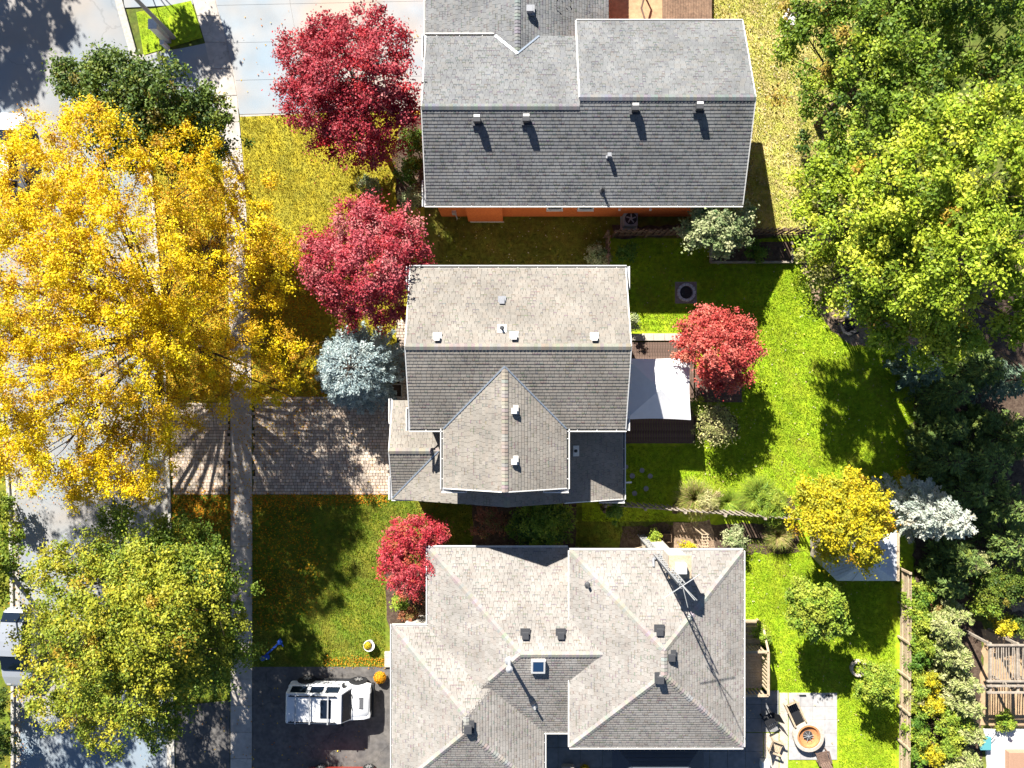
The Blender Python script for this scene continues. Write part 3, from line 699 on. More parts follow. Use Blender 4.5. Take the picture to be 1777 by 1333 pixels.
for sx in (cx0, cx1):
    mb = MB(); mb.bar((sx, Y0, he + 0.05), (cxm, ytop, CHR + 0.05), 0.07, 0.03); mb.build('valley_flashing', 'flash', h2)
# lower roof around the wing
le = 2.8; lx0, lx1, ly0, ly1 = -6.29, 5.80, -6.02, -1.8
lf, lr = gable_faces(lx0, lx1, ly0, ly1, le, SL_, 'y'); lxm = (lx0 + lx1) / 2
def lowz(x): return le + SL_ * min(x - lx0, lx1 - x)
lf = [[(lx1, ly0, le), (lx1, ly1, le), (cx1 - .4, ly1, lowz(cx1 - .4)), (cx1 - .4, cy0 + .5, lowz(cx1 - .4)), (lxm, cy0 + .5, lowz(lxm)), (lxm, ly0, lowz(lxm))],
      [(lx0, -3.4, le), (lx0, ly0, le), (lxm, ly0, lowz(lxm)), (lxm, cy0 + .5, lowz(lxm)), (cx0 + .4, cy0 + .5, lowz(cx0 + .4)), (cx0 + .4, -3.4, lowz(cx0 + .4))]]
do_roof(lf, [((lxm, ly0, lowz(lxm)), (lxm, cy0 + .5, lowz(lxm)))], 'warm', h2, le)
gy0, gy1 = -5.96, -0.86
gf, gr = gable_faces(-6.27, cx0 + .4, gy0, gy1, le, SL_, 'x')
do_roof(gf, [gr], 'warm', h2, le)
mb = MB(); mb.bar((lx0 + .03, ly0 + .05, le + .05), (-3.74, -3.41, gr[0][2] + 0.05), 0.07, 0.03); mb.build('valley_flashing', 'flash', h2)
# walls
wall_prism(X0 + .45, X1 - .4, Y0 + .5, Y1 - .45, he - .05, h2)
for sx in (X0 + .45, X1 - .4):
    mb = MB(); mb.add([(sx, Y0 + .5, he - .05), (sx, Y1 - .45, he - .05), (sx, YM, HR - .2)], [(0, 1, 2)]); mb.build('gable_wall', 'stone_wall', h2)
wall_prism(cx0 + .4, cx1 - .4, cy0 + .5, Y0 + .6, he - .06, h2)
mb = MB(); mb.add([(cx0 + .4, cy0 + .49, he - .06), (cx1 - .4, cy0 + .49, he - .06), (cxm, cy0 + .49, CHR - .2)], [(0, 1, 2)]); mb.build('gable_wall', 'stone_wall', h2)
wall_prism(lx0 + .5, lx1 - .4, ly0 + .5, Y0 + .55, le - .05, h2)
# gutters
gutter((X0 - .03, Y1, he - .03), (X1 + .03, Y1, he - .03), (0, 1), h2)
gutter((X0 - .03, Y0, he - .03), (cx0 - .05, Y0, he - .03), (0, -1), h2)
gutter((cx1 + .05, Y0, he - .03), (X1 + .03, Y0, he - .03), (0, -1), h2)
gutter((cx0, cy0 - .03, he - .03), (cx0, Y0, he - .03), (-1, 0), h2)
gutter((cx1, cy0 - .03, he - .03), (cx1, Y0, he - .03), (1, 0), h2)
gutter((lx1, ly0 - .02, le - .03), (lx1, ly1, le - .03), (1, 0), h2)
gutter((-6.30, gy0, le - .03), (-4.6, gy0, le - .03), (0, -1), h2)
def eave_return(ax, ay, sx, sy, z, L1, L2, par):
    """boxed gutter return at a gable corner, running along the gable end"""
    mb = MB(); d = 0.17
    mb.bar((ax + sx * d, ay, z), (ax + sx * d, ay + sy * L1, z), 0.05, 0.10); mb.bar((ax, ay + sy * L1, z), (ax + sx * (d + .025), ay + sy * L1, z), 0.05, 0.10)
    o = mb.build('gutter_return', 'white_metal', par)
    mb = MB(); mb.bar((ax + sx * d / 2, ay, z - .04), (ax + sx * d / 2, ay + sy * L1, z - .04), d - .05, 0.02); mb.build('return_roof', 'vent_grey', o)
eave_return(X0, Y1 + .1, -1, -1, he - .03, 1.1, .15, h2); eave_return(X0, Y0 - .1, -1, 1, he - .03, 1.1, .15, h2)
eave_return(X1, Y1 + .1, 1, -1, he - .03, 1.1, .15, h2); eave_return(X1, Y0 - .1, 1, 1, he - .03, 0.6, .15, h2)
def eave_return_y(ax, ay, sx, sy, z, L1, par):
    mb = MB(); d = 0.2
    mb.bar((ax, ay + sy * d, z), (ax + sx * L1, ay + sy * d, z), 0.05, 0.10); mb.bar((ax + sx * L1, ay, z), (ax + sx * L1, ay + sy * (d + .025), z), 0.05, 0.10)
    o = mb.build('gutter_return', 'white_metal', par)
    mb = MB(); mb.bar((ax, ay + sy * d / 2, z - .04), (ax + sx * L1, ay + sy * d / 2, z - .04), d - .05, 0.02); mb.build('return_roof', 'vent_grey', o)
eave_return_y(cx0 - .1, cy0, 1, -1, he - .03, 1.2, h2); eave_return_y(cx1 + .1, cy0, -1, -1, he - .03, 1.2, h2)
eave_return_y(lx1 + .1, ly0, -1, -1, le - .03, 1.3, h2)
eave_return(-6.27, gy0 - .1, -1, 1, le - .03, 1.2, .15, h2); eave_return(-6.27, gy1 + .1, -1, -1, le - .03, 1.3, .15, h2)
for a, b in (((X0, Y0, he), (X0, YM, HR)), ((X0, Y1, he), (X0, YM, HR)), ((X1, Y0, he), (X1, YM, HR)), ((X1, Y1, he), (X1, YM, HR)),
             ((cx0, cy0, he), (cxm, cy0, CHR)), ((cx1, cy0, he), (cxm, cy0, CHR)), ((lx1, ly0, le), (cx1, ly0, lowz(cx1))), ((-6.27, gy0, le), gr[0]), ((-6.27, gy1, le), gr[0])):
    rake(a, b, h2, 0.05)
def zN(y): return he + SL_ * (Y1 - y)
for px, py in ((759, 587), (892, 585), (1031, 587)):
    p = P(px, py, 7.0); box_vent(p.x, p.y, zN(p.y), h2, 'white_metal', 0.27, 0.24)
p = P(871, 522, 6.6); box_vent(p.x, p.y, zN(p.y), h2, 'vent_grey', 0.26, 0.14, 'bathroom_vent')
p = P(871, 570, 6.9); mb = MB(); mb.box((p.x, p.y, zN(p.y) + .03), (0.42, 0.42, 0.02), rx=-math.atan(SL_)); mb.build('vent_flashing', 'white_metal', h2)
pipe_vent(p.x, p.y, zN(p.y), h2, 0.055, 0.3)
def zE(x): return he + SL_ * (cx1 - x)
for py in (713, 801):
    p = P(892, py, 6.7); box_vent(p.x, p.y, zE(p.x), h2, 'white_metal', 0.27, 0.24)
p = P(1000, 783, 4.0); zz = lowz(p.x); mb = MB(); mb.box((p.x, p.y, zz + .03), (0.34, 0.54, 0.03), ry=math.atan(SL_)); mb.build('vent_flashing', 'white_metal', h2)
pipe_vent(p.x - .05, p.y, zz, h2, 0.05, 0.3)
# downspout elbow and wall lamp bits
mb = MB(); q = P(1082, 838, 2.7); mb.bar((q.x, q.y, 2.65), (q.x + .45, q.y, 2.5), 0.08, 0.08); mb.build('downspout', 'white_metal', h2)
mb = MB(); mb.tube((X0 - .2, Y0 + .5, he - .1), (X0 + .45, Y0 + .9, he - .5), .04, .04, 6); mb.tube((X0 + .42, Y0 + .9, he - .5), (X0 + .42, Y0 + .9, 3.2), .04, .04, 6); mb.build('downspout', 'white_metal', h2)
for s_ in (0.3,):
    for k, (zz0, zz1) in enumerate(((0.9, 2.1), (3.6, 4.8))):
        for xx in (-2.2, 0.3, 3.0):
            mb = MB(); mb.bbox((xx - .5, Y1 - .46, zz0), (xx + .5, Y1 - .42, zz1)); wo = mb.build('window', 'white_metal', h2)
            mb = MB(); mb.bbox((xx - .43, Y1 - .425, zz0 + .07), (xx + .43, Y1 - .41, zz1 - .07)); mb.build('pane', 'glass', wo)
# porch planter in front
mb = MB(); q = P(684, 678, .5)
for a, b in (((-.42, -.35), (.42, -.35)), ((.42, -.35), (.42, .35)), ((.42, .35), (-.42, .35)), ((-.42, .35), (-.42, -.35))):
    mb.bar((q.x + a[0], q.y + a[1], .3), (q.x + b[0], q.y + b[1], .3), .05, .5)
pl = empty('planter_box', (0, 0, 0), 'square planter with pale rim beside the blue spruce at the front walk', 'planter')
mb.build('rim', 'pale_stone', pl); mb = MB(); mb.box((q.x, q.y, .2), (.78, .64, .3)); mb.build('soil_fill', 'soil', pl)

# ---- upper house (orange brick)
he1 = 4.0
h1 = empty('house', (0, 0, 0), 'orange brick house with cool grey shingles and garage wing beside pale concrete driveway', 'house')
AX0, AXM, AX1 = P(738, 300, 4.2).x, P(1003, 100, 5).x, P(1289, 355, 4.0).x
AY0 = P(900, 355, 4).y; AY1L = P(900, 63, 4).y; AY1R = P(1100, 37, 4).y
hm = he1 + SL_ * (AY1L - AY0) / 2; ymL = (AY0 + AY1L) / 2; hmR = he1 + SL_ * (AY1R - AY0) / 2; ymR = (AY0 + AY1R) / 2
fa = [[(AX0, AY0, he1), (AX1, AY0, he1), (AX1, ymR, hmR), (AXM, ymR, hmR), (AXM, ymL, hm), (AX0, ymL, hm)],
      [(AXM, AY1L, he1), (AX0, AY1L, he1), (AX0, ymL, hm), (AXM, ymL, hm)], [(AX1, AY1R, he1), (AXM, AY1R, he1), (AXM, ymR, hmR), (AX1, ymR, hmR)]]
do_roof(fa, [((AX0, ymL, hm), (AXM, ymL, hm)), ((AXM, ymR, hmR), (AX1, ymR, hmR))], 'cool', h1, he1, dash=.42, dkf=.72)
wx0, wx1 = P(739, 30, 2.5).x, P(1056, 30, 2.5).x; wxm = (wx0 + wx1) / 2; wy1 = P(900, -150, 2.5).y
wf, wr = gable_faces(wx0, wx1, AY1L - 2.8, wy1, 2.45, SL_, 'y'); whr = wr[0][2]
def wz(x): return 2.45 + SL_ * min(x - wx0, wx1 - x)
yj = AY1L - (whr - he1) / SL_
def wing_end(x): return AY1L - (wz(x) - he1) / SL_ if wz(x) > he1 else AY1L - .3
xa = wxm - (whr - he1) / SL_; xb = wxm + (whr - he1) / SL_
wf = [[(wx1, AY1L - .35, 2.45), (wx1, wy1, 2.45), (wxm, wy1, whr), (wxm, yj - .1, whr), (xb, AY1L - .1, he1), (xb, AY1L - .35, he1)],
      [(wx0, wy1, 2.45), (wx0, AY1L - .35, 2.45), (xa, AY1L - .35, he1), (xa, AY1L - .1, he1), (wxm, yj - .1, whr), (wxm, wy1, whr)]]
do_roof(wf, [((wxm, yj, whr), (wxm, wy1, whr))], 'cool', h1, 2.45, dash=.42, dkf=.72)
for sx, sg in ((xa, 1), (xb, -1)):
    mb = MB(); mb.bar((sx, AY1L, he1 + .05), (wxm, yj, whr + .05), 0.09, 0.03); mb.build('valley_flashing', 'flash', h1)
# leaf litter caught in the valley
wall_prism(AX0 + .4, AXM, AY0 + .33, AY1L - .4, he1 - .05, h1, 'orange'); wall_prism(AXM + .002, AX1 - .4, AY0 + .33, AY1R - .4, he1 - .06, h1, 'orange')
wall_prism(wx0 + .4, wx1 - .4, AY1L - .5, wy1 - .4, 2.4, h1, 'orange')
mb = MB(); mb.add([(AX1 - .4, AY0 + .33, he1 - .06), (AX1 - .4, AY1R - .4, he1 - .06), (AX1 - .4, ymR, hmR - .2)], [(0, 1, 2)]); mb.build('gable_wall', 'orange', h1); mb = MB(); mb.add([(AX0 + .4, AY0 + .33, he1 - .05), (AX0 + .4, AY1L - .4, he1 - .05), (AX0 + .4, ymL, hm - .2)], [(0, 2, 1)]); mb.build('gable_wall', 'orange', h1)
q0 = P(813, 385, 0); q1 = P(873, 385, 0); mb = MB(); mb.bbox((q0.x, q0.y, 0), (q1.x, AY0 + .34, he1 - .18)); mb.build('bay', 'orange', h1)
mb = MB(); mb.bbox((q0.x + .1, q0.y - .05, 0), (q1.x + .05, q0.y, 0.12)); mb.build('footing', 'pale_stone', h1)
for px in (963, 1017):
    q = P(px, 366, 2.2); mb = MB(); mb.bbox((q.x - .42, AY0 + .27, 1.9), (q.x + .42, AY0 + .325, 2.5)); wo = mb.build('window', 'white_metal', h1)
    mb = MB(); mb.bbox((q.x - .35, AY0 + .255, 1.97), (q.x + .35, AY0 + .272, 2.43)); mb.build('pane', 'glass', wo)
    mb = MB(); mb.bbox((q.x - .45, AY0 + .17, 1.84), (q.x + .45, AY0 + .325, 1.9)); mb.build('sill', 'white_metal', wo)
q = P(786, 366, 2); mb = MB(); mb.box((q.x, AY0 + .25, 1.2), (.22, .16, .4)); mb.tube((q.x + .05, AY0 + .25, 1.0), (q.x + .08, AY0 + .2, .05), .035, .035, 8); mb.build('gas_meter', 'galv', h1)
for px in (1076, 1130):
    q = P(px, 364, 2); mb = MB(); mb.box((q.x, AY0 + .28, 1.8), (.12, .1, .14)); mb.build('wall_lamp', 'white_metal', h1)
gutter((AX0 - .05, AY0, he1 - .03), (AX1, AY0, he1 - .03), (0, -1), h1, w_=.11)
gutter((AX0 - .02, AY1L, he1 - .03), (xa - .1, AY1L, he1 - .03), (0, 1), h1, w_=.14)
gutter((wx0, AY1L + .15, 2.42), (wx0, wy1, 2.42), (-1, 0), h1, w_=.1)
gutter((AXM, AY1R, he1 - .03), (AX1, AY1R, he1 - .03), (0, 1), h1, w_=.08)
rake((AXM - .02, AY1R, he1), (AXM - .02, ymR, hmR), h1, .06)
rake((AX0, AY0, he1), (AX0, ymL, hm), h1, .05); rake((AX0, AY1L, he1), (AX0, ymL, hm), h1, .05); rake((AX1, AY0, he1), (AX1, ymR, hmR), h1, .05); rake((AX1, AY1R, he1), (AX1, ymR, hmR), h1, .05)
eave_return(AX0, AY0 - .1, -1, 1, he1 - .03, 1.3, .15, h1); eave_return(AX0, AY1L + .1, -1, -1, he1 - .03, 1.3, .15, h1)
def zS1(y): return he1 + SL_ * (y - AY0)
for px, py in ((828, 209), (913, 208), (1100, 192), (1210, 190)):
    p = P(px, py, 5.6); box_vent(p.x, p.y, zS1(p.y), h1, 'vent_dark', 0.36, 0.40)
    mb = MB(); mb.box((p.x, p.y + .1, zS1(p.y) + .41), (.30, .12, .02)); mb.build('vent_lit_top', 'white_metal', h1)  # white plate paints the sunlit top face of the dark vent
p = P(1057, 270, 5); box_vent(p.x, p.y, zS1(p.y), h1, 'vent_grey', 0.2, 0.3)
p = P(1046, 327, 4.6); pipe_vent(p.x, p.y, zS1(p.y), h1, 0.06, 0.55)
p = P(919, 18, 4.3); box_vent(p.x, p.y, wz(p.x), h1, 'vent_grey', 0.34, 0.34)

# ---- lower house (pale hips)
h3 = empty('house', (0, 0, 0), 'bungalow with pale hip roofs, skylight and antenna mast beside asphalt driveway', 'house')
me_, re_ = 3.0, 4.35
mx0 = P(743, 0, me_).x; my1 = P(0, 951, me_).y; my0 = P(0, 1270, me_).y
rx0, rx1 = P(989, 0, re_).x, P(1289, 0, re_).x; ry1, ry0 = P(0, 956, re_).y, P(0, 1296, re_).y
lx0_, lx1_ = P(681, 0, me_).x, P(944, 0, me_).x; lly1 = P(0, 1087, me_).y; lly0 = P(0, 1375, me_).y
fM, lM = hip_faces(mx0, mx0 + 14.0, my0, my1, me_, SL_)
hM = (my1 - my0) / 2; yMm = (my0 + my1) / 2; a_ = (mx0 + hM, yMm, me_ + SL_ * hM)
xe = rx0 + 2.5; b_ = (xe, yMm, a_[2])
fM = [[(lx1_ - 1.2, my0, me_), (rx0 + .6, my0, me_), (xe, my0 + 2.0, me_ + SL_ * 2.0), b_, a_, (a_[0] - 2.6, my0 + hM - 2.6, me_ + SL_ * (hM - 2.6))],
      [(rx0 + .6, my1, me_), (mx0, my1, me_), a_, b_, (xe, my1 - 2.0, me_ + SL_ * 2.0)],
      [(mx0, my1, me_), (mx0, lly1 - 2.2, me_), (a_[0] - 2.6 + 0.0, my0 + hM - 2.6, me_ + SL_ * (hM - 2.6)), a_]]
EXP3 = dict(expo=0.155, tab=0.22, dash=0.42, dkf=.74)
do_roof(fM, [((mx0, my1, me_), a_), (a_, b_), ((a_[0] - 1.55, yMm - 1.55, a_[2] - 1.55 * SL_), a_)], 'pale', h3, me_, **EXP3)
fL, lL = hip_faces(lx0_, lx1_, lly0, lly1, me_, SL_)
do_roof(fL, lL[:2] + lL[3:], 'pale', h3, me_, **EXP3)
apex = fL[0][2]
fR, lR = hip_faces(rx0, rx1, ry0, ry1, re_, SL_)
do_roof(fR, lR, 'pale', h3, re_, **EXP3)
wall_prism(mx0 + .4, rx1 - .6, my0 + .4, my1 - .85, me_ + .06, h3); wall_prism(lx0_ + .4, lx1_ - .4, lly0 + .4, lly1 - .4, me_ - .06, h3); wall_prism(rx0 + .6, rx1 - .4, ry0 + .4, ry1 - .98, re_ + .06, h3)
gutter((mx0 - .02, my1, me_ - .03), (rx0, my1, me_ - .03), (0, 1), h3, w_=.09); gutter((mx0, lly1 + .1, me_ - .03), (mx0, my1 + .1, me_ - .03), (-1, 0), h3, w_=.09)
gutter((lx0_ - .02, lly1, me_ - .03), (mx0 - .05, lly1, me_ - .03), (0, 1), h3, w_=.09); gutter((lx0_, lly0, me_ - .03), (lx0_, lly1 + .1, me_ - .03), (-1, 0), h3, w_=.09)
gutter((lx1_, my0, me_ - .03), (rx0 + .3, my0, me_ - .03), (0, -1), h3, w_=.09); gutter((lx1_, lly0, me_ - .03), (lx1_, my0 - .05, me_ - .03), (1, 0), h3, w_=.09)
gutter((rx0 - .02, ry1, re_ - .03), (rx1 + .02, ry1, re_ - .03), (0, 1), h3, w_=.09); gutter((rx0 - .02, ry0, re_ - .03), (rx1 + .02, ry0, re_ - .03), (0, -1), h3, w_=.09)
gutter((rx1, ry0, re_ - .03), (rx1, ry1, re_ - .03), (1, 0), h3, w_=.09); gutter((rx0, ry0, re_ - .03), (rx0, ry1, re_ - .03), (-1, 0), h3, w_=.07)
def z3(x, y):
    a = me_ + SL_ * min(x - mx0, my1 - y, y - my0); b = me_ + SL_ * min(x - lx0_, lx1_ - x, lly1 - y, y - lly0); c = re_ + SL_ * min(x - rx0, rx1 - x, ry1 - y, y - ry0)
    o = max(a, b)
    return max(o, c) if rx0 < x < rx1 and ry0 < y < ry1 else o
for px, py, zz in ((912, 1106, 4.8), (974, 1106, 4.8), (1147, 1100, 6.0), (1166, 1142, 6.0), (1146, 1180, 6.0)):
    p = P(px, py, zz + .2); box_vent(p.x, p.y, z3(p.x, p.y), h3, 'vent_dark', 0.34, 0.24)
p = P(884, 1150, 5.0); pipe_vent(p.x, p.y, z3(p.x, p.y), h3, 0.09, 1.0, True, 'vent_grey', 'flue_pipe')
p = P(928, 1230, 4.0); pipe_vent(p.x, p.y, z3(p.x, p.y), h3, 0.06, 0.35, m='galv')
p = P(1021, 1017, 4.9); pipe_vent(p.x, p.y, z3(p.x, p.y), h3, 0.07, 0.3, m='vent_dark')
p = P(812, 1266, 4.8); box_vent(p.x, p.y, z3(p.x, p.y), h3, 'vent_dark', 0.4, 0.3, 'round_vent')
p = P(934, 1156, 4.8); zz = z3(p.x, p.y); tl = math.atan(SL_)
mb = MB(); mb.box((p.x, p.y, zz + .08), (.70, .80, .2), rx=tl); sk = mb.build('skylight', 'white_metal', h3, bevel=0.01)
mb = MB(); mb.box((p.x, p.y, zz + .178), (.52, .62, .02), rx=tl); mb.build('pane', 'sky_glass', sk)
# chimney chase against the north wall
c0 = P(1181, 985, 7.2); mb = MB(); mb.bbox((c0.x - .55, ry1 - 1.2, 0), (c0.x + .5, ry1 - .25, 4.6)); mb.bbox((c0.x - .42, c0.y - .42, 5.3), (c0.x + .42, c0.y + .42, 7.0))
ch = mb.build('chimney', 'pale_stone', h3)
mb = MB(); mb.bbox((c0.x - .52, c0.y - .52, 7.0), (c0.x + .52, c0.y + .52, 7.14)); mb.build('chimney_cap', 'terracotta' if False else 'pale_wood', ch)
mb = MB(); mb.bbox((c0.x - .22, c0.y - .22, 7.14), (c0.x + .22, c0.y + .22, 7.5)); mb.build('flue', 'canvas', ch)
mb = MB(); mb.bar((c0.x - .75, ry1 - .30, re_ + .25), (c0.x + .2, ry1 - .30, re_ + .25), .12, .08); mb.bar((c0.x - .75, ry1 - .30, re_ + .25), (c0.x - .75, ry1 - .7, re_ + .35), .1, .08); mb.build('flashing', 'vent_grey', h3)
# front step
mb = MB(); q0 = P(668, 1130); q1 = P(735, 1156); mb.bbox((q0.x, q1.y, 0), (q1.x, q0.y, .16)); mb.build('front_step', 'pale_stone', h3)

# ------------------------------------------------------------------ antenna mast
tb = P(1112, 931, 0); TH = 9.6
tw = empty('antenna_mast', tb, 'tall three legged lattice antenna mast standing beside the chimney of the bungalow', 'antenna')
mb = MB(); rr = .2; legs = [(rr * math.cos(a), rr * math.sin(a)) for a in (0.5, 2.6, 4.7)]
for lx, ly in legs: mb.tube((lx, ly, 0), (lx * .8, ly * .8, TH), .036, .03, 6)
mb.build('legs', 'mast', tw); mb = MB(); nz = 22
for i in range(nz):
    za, zb = TH * i / nz, TH * (i + 1) / nz
    for k in range(3):
        a = legs[k]; b = legs[(k + 1) % 3]; f = 1 - .2 * i / nz
        mb.tube((a[0] * f, a[1] * f, za), (b[0] * f, b[1] * f, zb), .018, .018, 4); mb.tube((a[0] * f, a[1] * f, za), (b[0] * f, b[1] * f, za), .018, .018, 4)
mb.build('lattice', 'mast', tw); mb = MB(); mb.tube((0, 0, TH - .3), (0, 0, TH + 2.2), .025, .02, 6)
mb.build('pole', 'galv', tw); mb = MB()
mb.tube((-.75, -.5, TH + .2), (.75, .5, TH + .2), .02, .02, 6); mb.tube((-.5, .55, TH + .25), (.6, -.6, TH + .25), .02, .02, 6); mb.tube((0, 0, TH + .2), (.25, -.95, TH + .1), .02, .015, 6)
mb.build('antenna_arms', 'galv', tw)
mb = MB(); mb.tube((0, 0, 2.2), (P(1080, 955, 2.2).x - tb.x, P(1080, 955, 2.2).y - tb.y, 2.4), .02, .02, 5); mb.build('wall_stay', 'pale_wood', tw)

# ------------------------------------------------------------------ fences
def picket_fence(label, a, b, hgt, m, gap=0.045, pw=0.11, th=0.03, posts=2.2, lean=0.0, cat='fence'):
    a = Vector((a.x, a.y, 0)); b = Vector((b.x, b.y, 0)); d = b - a; L = d.length; x = d / L; nrm = Vector((-x.y, x.x, 0))
    root = empty('fence', a, label, cat); rz = math.atan2(x.y, x.x)
    mb = MB(); mb.bbox((-pw / 2, -th / 2, 0.06), (pw / 2, th / 2, hgt)); proto = None; n = int(L / (pw + gap))
    for i in range(n):
        t = (i + .5) * (pw + gap)
        if proto is None: o = mb.build('picket', m, root); proto = o
        else: o = proto.copy(); COL.objects.link(o)
        o.parent = root; o.location = x * t + nrm * 0.03 * (1 if i % 2 else -1) * (1 if lean else 0); o.rotation_euler = (0, 0, rz + R.uniform(-.03, .03)); o.scale = (1, 1, R.uniform(.985, 1.015))
    for hz in (.35, hgt - .25):
        mb = MB(); mb.bar(x * 0 + Vector((0, 0, hz)) - nrm * .055, d + Vector((0, 0, hz)) - nrm * .055, .05, .09); mb.build('rail', m, root)
    k = int(L / posts) + 1; pm = None
    for i in range(k + 1):
        t = L * i / k
        if pm is None:
            mb = MB(); mb.bbox((-.05, -.05, 0), (.05, .05, hgt + .06)); mb.box((0, 0, hgt + .08), (.13, .13, .04)); o = mb.build('post', m, root); pm = o
        else: o = pm.copy(); COL.objects.link(o)
        o.parent = root; o.location = x * t - nrm * .10; o.rotation_euler = (0, 0, rz)
    return root
picket_fence('brown wooden picket fence with close slats between orange house and back lawn', P(1062, 409), P(1402, 406), 1.55, 'fence', gap=.05, lean=1)
picket_fence('short brown picket fence panel running to the grey roof house corner', P(1052, 412), P(1052, 490), 1.5, 'fence', gap=.05, lean=1)
picket_fence('weathered picket fence with open gaps behind the ornamental grasses', P(1045, 868), P(1378, 893), 1.5, 'grey_wood', gap=.07, pw=.10, lean=1)
picket_fence('cream topped board fence along the shrub border of the rear lawn', P(1562, 985), P(1559, 1400), 1.15, 'pale_wood', gap=.012, pw=.15)
picket_fence('short grey fence piece beside the lower roof corner and green shrub', P(1046, 845), P(1046, 880), 1.4, 'fence', gap=.03)

# ------------------------------------------------------------------ deck, gazebo, retaining wall
dk = empty('deck', P(1130, 700), 'dark brown plank deck behind the middle house under the white canopy', 'deck'); off = dk.location
xA, xB = P(1060, 0, .4).x, P(1206, 0, .4).x; yA, yB = P(0, 768, .4).y, P(0, 594, .4).y
xx = xA; pr = None
while xx < xB - .1:
    mb = MB(); mb.bbox((-.065, yA, .34), (.065, yB, .38))
    v = mb.build('plank', 'deck', dk, off=(0, off.y, 0)); v.location = (xx + .07 - off.x, 0, R.uniform(-.004, .004)); xx += .145
xA2, xB2 = xB + .02, P(1290, 0, .4).x; yA2, yB2 = P(0, 697, .4).y, P(0, 640, .4).y; xx = xA2
while xx < xB2 - .1:
    mb = MB(); mb.bbox((-.065, yA2, .32), (.065, yB2, .36))
    v = mb.build('plank', 'deck', dk, off=(0, off.y, 0)); v.location = (xx + .07 - off.x, 0, R.uniform(-.004, .004)); xx += .145
mb = MB(); mb.bbox((xA, yA - .05, .05), (xB, yA - .005, .39)); mb.bbox((xB2 + .0, yA2 - .04, .05), (xA2, yA2 - .005, .37)); mb.bbox((xB, yA, .05), (xB + .03, yA2, .37)); mb.build('rim_joist', 'deck', dk, off=off)
gz = empty('gazebo', P(1145, 672), 'white square fabric canopy gazebo over the wooden deck', 'gazebo'); go = gz.location
zc = 2.45; cs = [P(1086, 728, zc), P(1199, 729, zc), P(1198, 620, zc), P(1086, 622, zc)]; ap = sum((Vector((c.x, c.y, 0)) for c in cs), Vector()) / 4; ap.z = zc + .62
mb = MB(); N_ = 8
for k in range(4):
    a, b = cs[k], cs[(k + 1) % 4]; rows = []
    for i in range(N_ + 1):
        t = i / N_; row = []
        for j in range(N_ + 1):
            s_ = j / N_; e = a.lerp(b, s_); sag = -0.03 * math.sin(math.pi * t) - 0.02 * (1 - t) * math.sin(math.pi * s_); p = e.lerp(ap, t); inn = 0.06 * (1 - t) * math.sin(math.pi * s_)
            p = p.lerp(Vector((ap.x, ap.y, p.z)), inn * .6); row.append((p.x, p.y, p.z + sag))
        rows.append(row)
    vs = [q for r_ in rows for q in r_]; fs = [(i * (N_ + 1) + j, i * (N_ + 1) + j + 1, (i + 1) * (N_ + 1) + j + 1, (i + 1) * (N_ + 1) + j) for i in range(N_) for j in range(N_)]
    mb.add(vs, fs)
mb.build('canopy', 'canvas', gz, off=go, smooth=False)
for c in cs:
    mb = MB(); c2 = c.lerp(ap, .06); mb.tube((c2.x, c2.y, .38), (c2.x, c2.y, zc), .04, .04, 8); mb.build('post', 'dark_metal', gz, off=go)
rw = empty('garden_wall', P(1130, 585), 'low retaining wall of tan stone blocks between lawn strip and deck', 'wall')
xx = P(1078, 0, .45).x; k = 0
while xx < P(1185, 0, .45).x:
    wd = R.uniform(.5, .75); mb = MB(); q = P(0, 585, .45)
    mb.box((0, 0, .225), (wd - .015, .40, .45 + R.uniform(-.02, .02))); o = mb.build('block', 'pale_stone', rw, bevel=.015); o.location = (xx + wd / 2 - rw.location.x, q.y - rw.location.y, 0); xx += wd
# fire ring with stones on the lawn
fr = empty('fire_pit', P(1190, 508), 'small ring of grey stones on a square paver pad on the shaded lawn', 'fire pit')
for i in range(5):
    for j in range(5):
        mb = MB(); mb.box((0, 0, .02), (.235, .235, .05)); o = mb.build('paver', 'pad_stone', fr, bevel=.008); o.location = ((i - 2) * .245, (j - 2) * .245, R.uniform(0, .012))
for i in range(13):
    a = 2 * math.pi * i / 13; mb = MB(); mb.box((0, 0, .13), (.2, .15, .17)); o = mb.build('stone', 'ring_stone', fr, bevel=.03); o.location = (.44 * math.cos(a), .44 * math.sin(a), .02); o.rotation_euler = (0, 0, a + math.pi / 2)
mb = MB(); mb.lathe((0, 0, .045), [(.35, 0), (.33, .03), (.1, .05)], 14); mb.build('ash_bed', 'ash', fr)
# stepping stones
for i, (px, py, r_) in enumerate(((1097, 826, .16), (1114, 816, .14), (1128, 826, .14), (1121, 848, .15), (1101, 856, .15), (1086, 810, .13))):
    mb = MB(); q = P(px, py); n = 9; pts = [(r_ * R.uniform(.85, 1.1) * math.cos(2 * math.pi * k / n), r_ * R.uniform(.85, 1.1) * math.sin(2 * math.pi * k / n)) for k in range(n)]
    mb.prism(pts, 0, .05); o = mb.build('stepping_stone', 'stone'); o.location = (q.x, q.y, .012); tag(o, 'round grey stepping stone in shaded grass beside the rear house corner', 'stepping stone', 'stepping stones in the grass')
